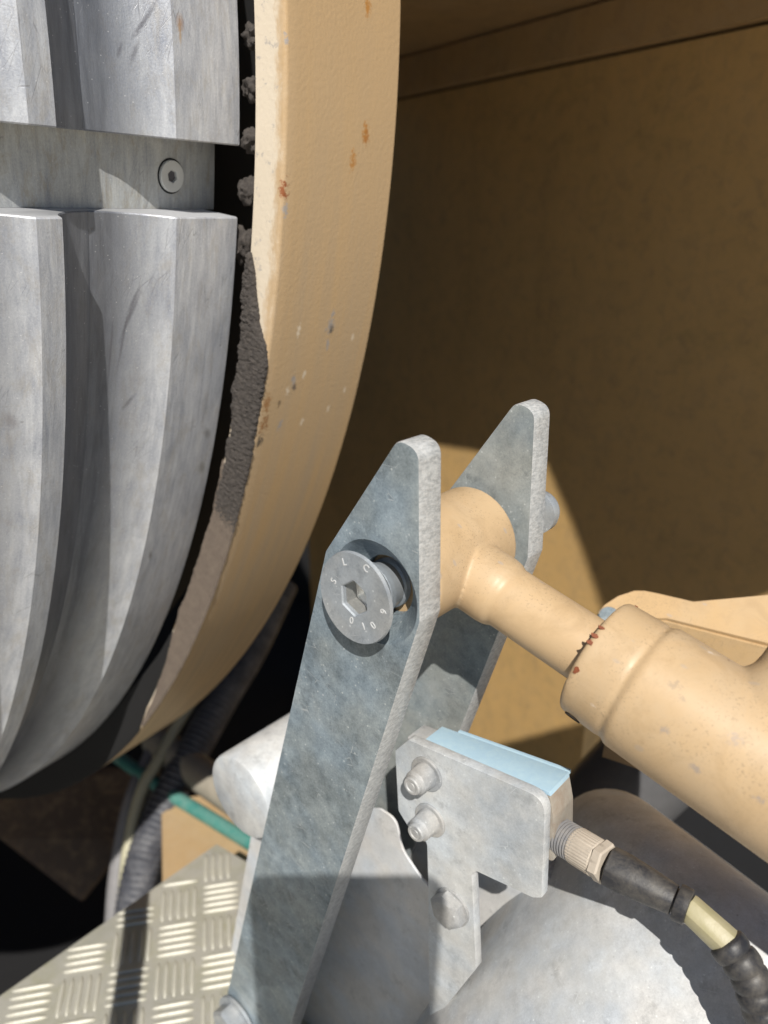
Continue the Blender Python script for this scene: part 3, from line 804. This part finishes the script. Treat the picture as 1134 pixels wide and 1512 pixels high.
# grub screw hole low on the collar
x, y, a = frame_from(RD)
hole_p = at(844, 1052, 0.285)
hv = hole_p - CE; hv = (hv - RD * hv.dot(RD)).normalized()
hq = CE + RD * (S0 + 0.0065) + hv * (RC + 0.0001)
link('grub_hole', lathe([(0.0032, -0.004), (0.0032, 0.0004), (0.0026, 0.0004), (0.0026, -0.0035)], hq, hv, 24, True, True), plain('hole_dark', (0.02, 0.015, 0.012), 0.9), barrel_o)

# ------------------------------------------------------------------ sensor bracket
CB = 0.030
bo = LO + LN * CB
def bp2(pts, c=CB, org=None): return [pl2(px, py, c, LH, LV, org or bo) for px, py in pts]
brk = thing('sensor_bracket', onplane(660, 1500, CB), 'dusty galvanised sensor bracket with a notch beside the lever', 'bracket')
bpts = bp2([(583, 1108), (603, 1092), (640, 1108), (806, 1180), (800, 1326), (787, 1326), (704, 1287), (697, 1292), (702, 1404), (703, 1430), (634, 1516), (632, 1300), (630, 1243), (606, 1226), (588, 1197)])
bo_out = round_poly(bpts, [0.003, 0.003, 0, 0.008, 0.001, 0.001, 0.0015, 0.001, 0, 0, 0, 0.0, 0.003, 0.004, 0.004], 6)
link('bracket_plate', plate(bo_out, 0.005, bo, LH, LV, LN, 0.0005, wob=0.00015), [M_BRACKET, M_BRACKET], brk)
def stud(px, py, parent, s=1.0):
    q = onplane(px, py, CB)
    wsh = link('washer', join(lathe([(0.0085 * s, -0.0004), (0.0085 * s, 0.0010), (0.0082 * s, 0.0013), (0.004 * s, 0.0013)], q, -LN, 36, True, True)), M_BOLTD, parent)
    b = lathe([(0.0064 * s, 0.0012), (0.0062 * s, 0.0030 * s), (0.0059 * s, 0.0040 * s), (0.0057 * s, 0.0084 * s), (0.0050 * s, 0.0094 * s), (0.0046 * s, 0.0097 * s), (0.0044 * s, 0.0112 * s), (0.0040 * s, 0.0118 * s), (0.0030 * s, 0.0118 * s), (0.0027 * s, 0.0113 * s), (0.0016 * s, 0.0113 * s), (0.0014 * s, 0.0116 * s)], q, -LN, 48, True, True, LV,
              rfun=lambda th, i, r: bolt_ring(th, r * 0.97) * 0.4 + r * 0.6 if i in (2, 3) else r)
    link('bolt', b, M_BOLTD, parent, sharp=25)
stud(631, 1142, brk); stud(636, 1210, brk)
q3 = onplane(668, 1338, CB)
link('washer', lathe([(0.0098, -0.0004), (0.0098, 0.0013), (0.004, 0.0016)], q3, -LN, 36, True, True), M_BOLTD, brk)
link('bolt', lathe([(0.0080, 0.0012), (0.0080, 0.0058), (0.0066, 0.0070), (0.0040, 0.0074)], q3 + LV * 0.0005, -LN, 48, True, True, LV, rfun=lambda th, i, r: bolt_ring(th + 0.25, r) if i < 2 else r), M_BOLTD, brk, sharp=25)

# base lug plates behind the bracket
lug = thing('base_lug', onplane(500, 1560, 0.046), 'grey galvanised base plates standing behind the lever foot', 'plate')
lo_ = LO + LN * 0.046
lp = [pl2(px, py, 0.046, LH, LV, lo_) for px, py in ((372, 1225), (470, 1195), (560, 1194), (584, 1210), (594, 1256), (618, 1292), (650, 1330), (672, 1410), (652, 1488), (618, 1530), (540, 1640), (300, 1640))]
link('lug_plate', plate(round_poly(lp, [0, 0, 0.006, 0.009, 0.012, 0.012, 0.004, 0, 0, 0, 0, 0], 8), 0.0014, lo_, LH, LV, LN, 0.0003), [M_BASE, M_BASE], lug)
lo2 = LO + LN * 0.078
lp2 = [pl2(px, py, 0.078, LH, LV, lo2) for px, py in ((560, 1215), (592, 1196), (690, 1225), (800, 1275), (830, 1330), (800, 1640), (540, 1640))]
link('lug_plate', plate(round_poly(lp2, 0.004, 4), 0.010, lo2, LH, LV, LN, 0.0006), [M_BASE, M_EDGE], lug)

# ------------------------------------------------------------------ proximity sensor on the bracket
sb = LO + LN * (CB + 0.0052)
sens = thing('proximity_sensor', onplane(720, 1200, CB + 0.012), 'flat sensor block with pale blue top fixed behind the bracket', 'sensor')
pa = Vector(pl2(612, 1093, CB + 0.0052, LH, LV, sb)); pb_ = Vector(pl2(812, 1170, CB + 0.0052, LH, LV, sb))
sx = (pb_ - pa).normalized(); sy = Vector((-sx.y, sx.x))
SX = LH * sx.x + LV * sx.y; SY = LH * sy.x + LV * sy.y
so = sb + LH * pa.x + LV * pa.y
Ls = (pb_ - pa).length
TS = 0.0165
body = plate(round_poly([(0.0, -0.034), (Ls, -0.034), (Ls + 0.0012, -0.012), (Ls, -0.0022), (0.0, -0.0022)], [0.001, 0.002, 0.002, 0.0005, 0.0005], 4), TS, so, SX, SY, LN, 0.0005)
link('sensor_body', body, [M_SENS, M_SENS], sens)
cap_ = plate([(0.004, -0.0020), (Ls + 0.0001, -0.0020), (Ls - 0.0002, 0.0001), (0.004, 0.0001)], TS * 0.98, so + LN * 0.0001, SX, SY, LN, 0.0004)
link('blue_cap', cap_, [M_BLUE, M_BLUE], sens)
cap2 = plate([(0.013, -0.0015), (Ls - 0.0004, -0.0015), (Ls - 0.0004, 0.00005), (0.013, 0.00005)], 0.0022, so + LN * (TS * 0.98 + 0.0001), SX, SY, LN, 0.0003)
link('blue_cap', cap2, [M_BLUE, M_BLUE], sens)
tipb = plate([(-0.006, -0.012), (0.0038, -0.012), (0.0038, 0.0), (-0.0045, 0.0)], TS * 0.8, so, SX, SY, LN, 0.0008)
link('end_block', tipb, [M_BOLTD, M_BOLTD], sens)

# ------------------------------------------------------------------ sensor cable with its plug
st = [onplane(818, 1228, CB + 0.0125)] + [at(*p) for p in ((848, 1245, 0.3170), (898, 1277, 0.3050), (1018, 1341, 0.2880), (1077, 1395, 0.2795))]
cab = thing('sensor_cable', st[1], 'black conduit cable with knurled plug screwed to the sensor', 'cable')
ax0 = (st[2] - st[0]).normalized()
L0 = (st[1] - st[0]).dot(ax0)
pr = [(0.0078, -0.004), (0.0078, 0.0012)]
for i in range(36): pr.append((0.0068 + (0.0007 if (i // 2) % 2 else 0), 0.0012 + (L0 + 0.001) * i / 35))
link('threaded_stub', lathe(pr, st[0], ax0, 40, True, True), M_THRD, sens, sharp=30)
ko = st[0] + ax0 * L0
Ln = (st[2] - ko).length
link('knurled_nut', lathe([(0.0066, 0.0), (0.0074, 0.0002), (0.0077, 0.0010), (0.0077, Ln * 0.70), (0.0072, Ln * 0.72), (0.0072, Ln * 0.75), (0.0079, Ln * 0.77), (0.0077, Ln * 0.96), (0.0070, Ln), (0.0, Ln)], ko, ax0, 176, True, False,
     rfun=lambda th, i, r: r * (1 - 0.035 * (0.5 - 0.5 * math.cos(36 * th))) if 2 <= i <= 3 else (bolt_ring(th, r * 0.94) if 5 < i < 9 else r)), M_NUT, cab, sharp=40)
bo_s = ko + ax0 * Ln
b_end = st[3]
ax1 = (b_end - bo_s).normalized(); Lb = (b_end - bo_s).length
def boot_r(th, i, r):
    k = 0.40 + 0.60 * min(1, i / 9)
    return bolt_ring(th + 0.5, r * 0.93) * (1 - k) + r * k
bprof = [(0.0070, 0), (0.0077, 0.0005), (0.0078, 0.004), (0.0077, 0.008), (0.0073, 0.012), (0.0068, 0.017), (0.0058, Lb - 0.0070), (0.0056, Lb - 0.0058), (0.0047, Lb - 0.0056), (0.0047, Lb - 0.0050), (0.0066, Lb - 0.0048), (0.0069, Lb - 0.004), (0.0067, Lb - 0.0003), (0.0054, Lb), (0, Lb)]
link('plug_boot', lathe(bprof, bo_s, ax1, 48, True, False, rfun=boot_r), M_RUBBER, cab, sharp=28)
sl_e = st[4]
ax2 = (sl_e - b_end).normalized(); Lsv = (sl_e - b_end).length
link('cable_sleeve', lathe([(0.0050, -0.001), (0.0052, 0.0), (0.0054, Lsv * 0.5), (0.0056, Lsv - 0.0005), (0.0052, Lsv), (0, Lsv)], b_end, ax2, 36, True, False, rfun=lambda th, i, r: bolt_ring(th + 0.4, r * 0.93) * 0.6 + r * 0.4), M_OLIVE, cab, sharp=20)
cp_ = catmull([sl_e - ax2 * 0.002, at(1102, 1432, 0.2765), at(1119, 1475, 0.2750), at(1134, 1530, 0.275), at(1142, 1640, 0.28)], 12)
link('conduit', sweep(cp_, 0.0071, 28, rib=(0.0058, 0.0013, 0.30)), M_RUBBER, cab, sharp=50)

# ------------------------------------------------------------------ grey round housing under the cylinder
HK = vec((0.60, -0.80, 0.096)).normalized()
RHS = 0.115
sil = at(751, 1370, 0.392)
perp = vec((0.744, 0.667, 0.0)).normalized(); perp = (perp - HK * perp.dot(HK)).normalized()
hc = sil + perp * RHS * 0.985
top_s = (at(905, 1184, 0.392) - hc).dot(HK) + 0.010
hp = [(0.0, top_s - 0.002), (RHS - 0.050, top_s)]
hp = [(0.0, top_s), (RHS - 0.034, top_s)]
for i in range(1, 10):
    a_ = PI / 2 * i / 9
    hp.append((RHS - 0.034 + 0.034 * math.sin(a_), top_s - 0.034 + 0.034 * math.cos(a_)))
hp += [(RHS, top_s - 0.034 - 0.25 * i / 10) for i in range(1, 11)] + [(0.0, top_s - 0.284)]
gh = link('round_housing', lathe(hp, hc, HK, 120, False, False), M_HOUSE, None, loc=hc - HK * 0.1, sharp=60)
prop(gh, 'large rounded grey metal housing under the tan cylinder and cable', 'housing')

# ------------------------------------------------------------------ tread plate
ZT = CAM_H - 0.52
def onz(px, py, z):
    r = ray(px, py); return CAM + r * ((z - CAM_H) / r.z)
tp = [onz(px, py, ZT) for px, py in ((320, 1246), (372, 1277), (480, 1340), (520, 1760), (-140, 1760), (-90, 1535), (0, 1470))]
tread = thing('tread_plate', onz(250, 1420, ZT), 'sunlit five bar aluminium tread plate at the lower left', 'tread plate')
def tread_mat():
    t = NT('tread_aluminium')
    c = t.mix(t.noise(60, 5, 0.7), (0.38, 0.37, 0.325), (0.56, 0.54, 0.475))
    c = t.mix(t.math('MULTIPLY', t.ramp(t.noise(26, 5, 0.7), [(0.45, 0), (0.7, 1)]), 0.55), c, (0.34, 0.33, 0.16))
    c = t.mix(t.math('MULTIPLY', t.ramp(t.noise(14, 3, 0.6), [(0.5, 0), (0.7, 1)]), 0.4), c, (0.36, 0.36, 0.38))
    return t.fin(c, 0.42, 0.35, t.bump(t.noise(400, 4, 0.7), 0.3, 0.0006))
M_TREAD = tread_mat()
link('sheet', plate([(p.x, p.y) for p in tp], 0.006, Vector((0, 0, ZT)), Vector((1, 0, 0)), Vector((0, 1, 0)), Vector((0, 0, -1)), 0.0006), [M_TREAD, M_TREAD], tread)
# bar pattern axes from two bar rows seen in the picture
b0, b1 = onz(237, 1291, ZT), onz(296, 1282, ZT)
BX = (b1 - b0); BX.z = 0; cell = 0.0; BX.normalize(); BY = Vector((-BX.y, BX.x, 0))
M_BAR = plain('worn_tread_bar', (0.50, 0.485, 0.42), 0.42, 0.15, 0.2, 200, 0.5, (0.44, 0.41, 0.31), 0.3, 120)
def bar_mesh(L, w, h):
    rings = []
    n = 9
    for i in range(n + 1):
        t = -1 + 2 * i / n
        k = math.sqrt(max(0.0, 1 - abs(t) ** 2.6))
        ring = []
        for j in range(9):
            a_ = PI * j / 8
            ring.append(Vector((t * L / 2, math.cos(a_) * w / 2 * max(0.12, k), math.sin(a_) * h * max(0.02, k) - 0.0004)))
        rings.append(ring)
    return loft(rings, True, True, True, 'bar')
CELL = 0.0333
bm_a = bar_mesh(0.0316, 0.0038, 0.0022)
org = onz(267, 1287, ZT)
# clip bars to the sheet outline
from mathutils.geometry import intersect_point_tri_2d
def inside(p):
    n_ = len(tp); c_ = False; j = n_ - 1
    for i in range(n_):
        a_, b_ = tp[i], tp[j]
        if (a_.y > p.y) != (b_.y > p.y) and p.x < (b_.x - a_.x) * (p.y - a_.y) / (b_.y - a_.y) + a_.x: c_ = not c_
        j = i
    return c_
def to_px(p):
    v = p - CAM; x_ = v.x; y_ = -SP * v.y - CP * v.z; z_ = CP * v.y - SP * v.z
    return CX + FPX * x_ / z_, CY + FPX * y_ / z_
first = None
for gi in range(-9, 9):
    for gj in range(-10, 6):
        c = org + BX * CELL * gi + BY * CELL * gj
        horiz = (gi + gj) % 2 == 0
        for k in range(5):
            o_ = (k - 2) * 0.0062
            p_ = c + (BY if horiz else BX) * o_
            d_ = BX if horiz else BY
            if not (inside(p_ + d_ * 0.013) and inside(p_ - d_ * 0.013)): continue
            u_, v_ = to_px(p_)
            if not (-25 < u_ < 480 and 1200 < v_ < 1540): continue
            if u_ > 372 and v_ < 1512 and u_ > 372 + (1500 - v_) * 0.25: continue
            b_ = bpy.data.objects.new('tread_bar', bm_a)
            if not bm_a.materials:
                bm_a.materials.append(M_BAR); bm_a.shade_smooth()
            COL.objects.link(b_); b_.parent = tread
            b_.location = p_ - wloc(tread); b_.rotation_euler = (0, 0, math.atan2(d_.y, d_.x))

# ------------------------------------------------------------------ housing wall behind
NW = Vector((0.83, 0.557, 0)).normalized()       # away from the viewer
WX = Vector((NW.y, -NW.x, 0)); WZ = Vector((0, 0, 1))
DW = 0.73
wo = CAM + NW * DW
def onwall(px, py, c=0.0):
    r = ray(px, py); q = CAM + r * ((DW + c) / r.dot(NW)) - wo
    return (q.dot(WX), q.dot(WZ))
hs = thing('machine_housing', wo + Vector((0, 0, -1.2)), 'tan painted housing panel and roof in shade behind the lever', 'housing')
wtop = onwall(870, 90)[1]
xl = onwall(456, 800)[0]; xn = onwall(862, 1090)[0]; zn = onwall(862, 1040)[1]
xr = onwall(1134, 500)[0] + 0.10
zb = -1.1
link('wall_panel', plate([(xl, zb), (xn, zb), (xn, zn), (xr, zn), (xr, wtop), (xl, wtop)], 0.004, wo, WX, WZ, NW, 0.0008), [M_TANP, M_TANP], hs)
link('wall_return', plate([(0, zb), (0.09, zb), (0.09, zn), (0, zn)], 0.003, wo + WX * (xn - 0.0035) + NW * 0.005, NW, WZ, -WX, 0.0005), [M_TANP, M_TANP], hs)
# top angle and roof; the roof's unseen front edge is shaped to throw the wall's shade
zt2 = wtop + 0.050
link('top_rail', plate([(xl, wtop + 0.0030), (xr, wtop + 0.0030), (xr, zt2), (xl, zt2)], 0.020, wo - NW * 0.012, WX, WZ, NW, 0.002), [M_ROOF, M_ROOF], hs)
link('seam', plate([(xl, wtop - 0.01), (xr, wtop - 0.01), (xr, wtop + 0.02), (xl, wtop + 0.02)], 0.003, wo + NW * 0.0085, WX, WZ, NW, 0.0005), [M_BLACK, M_BLACK], hs)
zr = CAM_H + zt2 + wo.z - CAM_H + 0.003
def roofpt(px, py):
    a_, b_ = onwall(px, py); w3 = wo + WX * a_ + WZ * b_
    t = (zr - w3.z) / SUN_DIR.z; return w3 + SUN_DIR * t
rp = [roofpt(457, 860), roofpt(560, 860), roofpt(618, 850), roofpt(636, 657), roofpt(735, 672), roofpt(806, 686), roofpt(850, 790), roofpt(888, 900)]
rp2 = [(p.x, p.y) for p in rp]
last = rp[-1]; prev = rp[-2]
ext = last + (last - prev) * 0.6
rp2 += [(ext.x, ext.y), (ext.x + 0.20, ext.y + 0.02)]
back_r = wo + WX * xr + NW * 0.10; back_l = wo + WX * xl + NW * 0.10
rp2 += [(back_r.x + 0.02, back_r.y), (back_l.x, back_l.y)]
link('roof_sheet', plate(rp2, 0.003, Vector((0, 0, zr)), Vector((1, 0, 0)), Vector((0, 1, 0)), Vector((0, 0, 1)), 0.0005), [M_ROOF, M_ROOF], hs)

rb0 = roofpt(725, 1116); rb1 = roofpt(862, 1082)
dr = Vector((rb1.x - rb0.x, rb1.y - rb0.y, 0)).normalized(); nr = Vector((dr.y, -dr.x, 0))
if nr.y > 0: nr = -nr
link('shade_bar', plate([(0, 0), (0.24, 0), (0.24, 0.10), (0.0, 0.10)], 0.02, Vector((rb0.x, rb0.y, zr - 0.0)), dr, nr, Vector((0, 0, 1)), 0.002), [M_ROOF, M_ROOF], hs)  # unseen bar added to throw the dark area low on the wall
# dark bay behind the wheel
bay = thing('machine_bay', Vector((-0.2, 1.9, 0.2)), 'black unlit interior of the machine behind the wheel', 'machine interior')
def slab(name, pts, z0, h, mat, parent):
    return link(name, plate(pts, h, Vector((0, 0, z0)), Vector((1, 0, 0)), Vector((0, 1, 0)), Vector((0, 0, 1)), 0.001), [mat, mat], parent)
slab('back_bulkhead', [(-2.2, 2.0), (1.2, 2.0), (1.2, 2.05), (-2.2, 2.05)], 0.05, 2.2, M_BLACK, bay)
slab('side_bulkhead', [(-1.6, 0.2), (-1.55, 0.2), (-1.55, 1.99), (-1.6, 1.99)], 0.05, 2.2, M_BLACK, bay)
slab('bay_floor', [(-1.54, 0.2), (0.9, 0.2), (0.9, 1.99), (-1.54, 1.99)], 0.25, 0.01, M_BLACK, bay)

# tan beams low down behind the tread plate
M_BEAM = paint('tan_beam', base=(0.42, 0.29, 0.155), chips=0.2, dust=0.4, rough=0.55, seed=7.0)
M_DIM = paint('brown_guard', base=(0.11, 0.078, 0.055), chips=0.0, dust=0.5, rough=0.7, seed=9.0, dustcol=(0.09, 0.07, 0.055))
zb_ = ZT - 0.12
fp = [onz(px, py, zb_) for px, py in ((238, 1190), (262, 1178), (330, 1170), (460, 1225), (470, 1400), (240, 1400))]
fb = link('frame_beam', plate([(p.x, p.y) for p in fp], 0.05, Vector((0, 0, zb_)), Vector((1, 0, 0)), Vector((0, 1, 0)), Vector((0, 0, -1)), 0.002), [M_BEAM, M_BEAM], None, loc=(fp[0].x, fp[0].y, zb_ - 0.05))
prop(fb, 'tan painted frame beam under the turquoise hose', 'beam')
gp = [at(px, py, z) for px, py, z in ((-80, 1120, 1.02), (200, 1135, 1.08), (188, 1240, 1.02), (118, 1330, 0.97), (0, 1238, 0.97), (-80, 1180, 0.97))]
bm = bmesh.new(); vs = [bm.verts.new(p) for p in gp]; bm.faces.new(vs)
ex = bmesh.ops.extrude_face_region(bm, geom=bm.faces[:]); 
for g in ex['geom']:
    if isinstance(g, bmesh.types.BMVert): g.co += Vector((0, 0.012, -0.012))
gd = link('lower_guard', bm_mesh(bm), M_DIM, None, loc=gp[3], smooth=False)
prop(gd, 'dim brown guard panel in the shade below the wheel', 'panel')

# ------------------------------------------------------------------ tan bracket behind the cylinder
ZB2 = 0.42
RN = vec((0.25, 0.55, 0.80)).normalized()
ro_ = at(1000, 900, ZB2)
def onrp(px, py, c=0.0):
    r = ray(px, py); q = CAM + r * (((ro_ - CAM).dot(RN) + c) / r.dot(RN)); return q
RX = (onrp(1100, 900) - onrp(1000, 900)).normalized(); RY = RN.cross(RX).normalized()
if RY.z < 0: RY = -RY
def rp_(px, py): q = onrp(px, py) - ro_; return (q.dot(RX), q.dot(RY))
rb = thing('pivot_bracket', at(1100, 1000, 0.44), 'tan painted bracket with rounded nose behind the hydraulic cylinder', 'bracket')
o1 = [rp_(*p) for p in ((878, 908), (892, 892), (912, 879), (936, 871), (952, 871), (972, 875), (1024, 887), (1080, 882), (1134, 877), (1260, 862), (1260, 985), (1134, 951), (984, 914), (930, 915))]
link('top_flange', plate(round_poly(o1, 0.002, 3), 0.010, ro_, RX, RY, RN, 0.0012), [M_TANB, M_TANB], rb)
RN2 = vec((0.12, -0.35, 0.93)).normalized()
e0 = onrp(984, 915); e1 = onrp(1260, 986)
dx = (e1 - e0).normalized(); dn_ = (RN2 - dx * RN2.dot(dx)).normalized(); dy = dn_.cross(dx).normalized()
if dy.z > 0: dy = -dy
Lw = (e1 - e0).length
link('web', plate([(-0.02, 0.0012), (Lw, 0.0012), (Lw, 0.10), (-0.02, 0.10)], 0.008, e0 + dn_ * 0.0004, dx, dy, dn_, 0.0008), [M_TANB, M_TANB], rb)
nose = link('pivot_pin', lathe([(0.006, -0.014), (0.006, -0.0005), (0.005, 0.0005), (0.0, 0.0005)], onrp(899, 909), -RN, 32, True, False), M_PLATE, rb)

# ------------------------------------------------------------------ hoses
def hose(name, pts, r, mat, label, cat='hose', rib=None, group=None, seg=20, squash=1.0):
    path = catmull([at(*p) for p in pts], 10)
    o = link(name, sweep(path, r, seg, rib, squash=squash), mat, None, loc=path[-1], sharp=50)
    return prop(o, label, cat, group)
hose('corrugated_hose', [(420, 860, 1.06), (372, 960, 1.02), (330, 1030, 0.98), (285, 1110, 0.94), (248, 1180, 0.91), (222, 1240, 0.89), (203, 1310, 0.87), (188, 1420, 0.86), (180, 1560, 0.86)], 0.0205, M_HOSE, 'thick ribbed grey hose running down behind the wheel rim', rib=(0.0070, 0.0017, 0.6))
hose('corrugated_hose', [(330, 990, 1.12), (300, 1060, 1.06), (262, 1140, 1.0), (243, 1210, 0.95), (236, 1290, 0.92), (235, 1400, 0.90)], 0.0150, M_HOSE, 'thinner ribbed hose to the right of the thick one', rib=(0.0060, 0.0013, 0.6))
hose('cable', [(300, 1010, 0.98), (262, 1070, 0.955), (235, 1120, 0.93), (208, 1170, 0.91), (190, 1250, 0.89), (183, 1330, 0.88), (180, 1420, 0.88)], 0.0072, plain('cream_cable', (0.40, 0.38, 0.27), 0.5, 0, 0.1), 'pale yellow cable along the left side of the ribbed hose', 'cable')
hose('cable', [(262, 1030, 1.0), (225, 1110, 0.96), (195, 1180, 0.92), (176, 1270, 0.90), (168, 1350, 0.89), (165, 1450, 0.89)], 0.0098, plain('grey_cable', (0.20, 0.195, 0.20), 0.55, 0, 0.2), 'grey cable, leftmost of the bundle under the wheel', 'cable')
hose('cable', [(290, 985, 1.12), (250, 1070, 1.06), (222, 1140, 1.02), (205, 1210, 1.0), (200, 1290, 1.0)], 0.0135, M_RUBBER, 'smooth black cable in the bundle under the rim', 'cable')
def lay(name, pts, z, r, mat, label, cat, squash=1.0):
    path = catmull([onz(px, py, z) for px, py in pts], 10)
    return prop(link(name, sweep(path, r, 20, squash=squash), mat, None, loc=path[-1], sharp=50), label, cat)
lay('turquoise_hose', [(120, 1078), (180, 1122), (240, 1165), (300, 1202), (370, 1245), (440, 1290)], zb_ + 0.008, 0.0078, M_TEAL, 'turquoise hose lying across the tan beam', 'hose')
lay('grey_pipe', [(230, 1092), (290, 1138), (330, 1166), (420, 1228)], zb_ + 0.021, 0.020, plain('pale_pipe', (0.27, 0.245, 0.20), 0.6, 0, 0.2, 60, 0.3), 'pale grey pipe above the turquoise hose', 'pipe')
# hose added out of the frame so that its shade crosses the tread plate
def shade_path(px, py, z, lift):
    return onz(px, py, z) - SUN_DIR * lift
hp_ = [shade_path(203, 1322, ZT, 0.40), shade_path(199, 1380, ZT, 0.41), shade_path(190, 1450, ZT, 0.42), shade_path(180, 1520, ZT, 0.43), shade_path(165, 1620, ZT, 0.44)]
hh_ = link('shade_hose', sweep(catmull(hp_, 8), lambda s, L: 0.0095, 16), M_RUBBER, None, loc=hp_[-1])
prop(hh_, 'black hose added out of view on the left to shade the tread plate', 'hose')
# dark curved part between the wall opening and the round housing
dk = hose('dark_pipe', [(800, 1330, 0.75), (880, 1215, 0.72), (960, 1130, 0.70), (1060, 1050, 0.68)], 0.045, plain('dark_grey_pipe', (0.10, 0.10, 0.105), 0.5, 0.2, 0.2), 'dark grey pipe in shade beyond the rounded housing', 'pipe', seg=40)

# ------------------------------------------------------------------ phone that took the picture (its shade falls on the lever foot)
ph_o = CAM + vec((0, 0, -0.004))
PX, PY, PN = vec((1, 0, 0)), vec((0, -1, 0)), vec((0, 0, -1))
phn = link('smartphone', plate(round_poly([(-0.052, -0.13), (0.0485, -0.13), (0.0485, 0.0055), (-0.052, 0.0055)], 0.011, 10), 0.009, ph_o, PX, PY, PN, 0.0015), [M_PHONE, M_PHONE], None, loc=ph_o)
prop(phn, 'black smartphone at the viewpoint that shades the lever foot', 'phone')
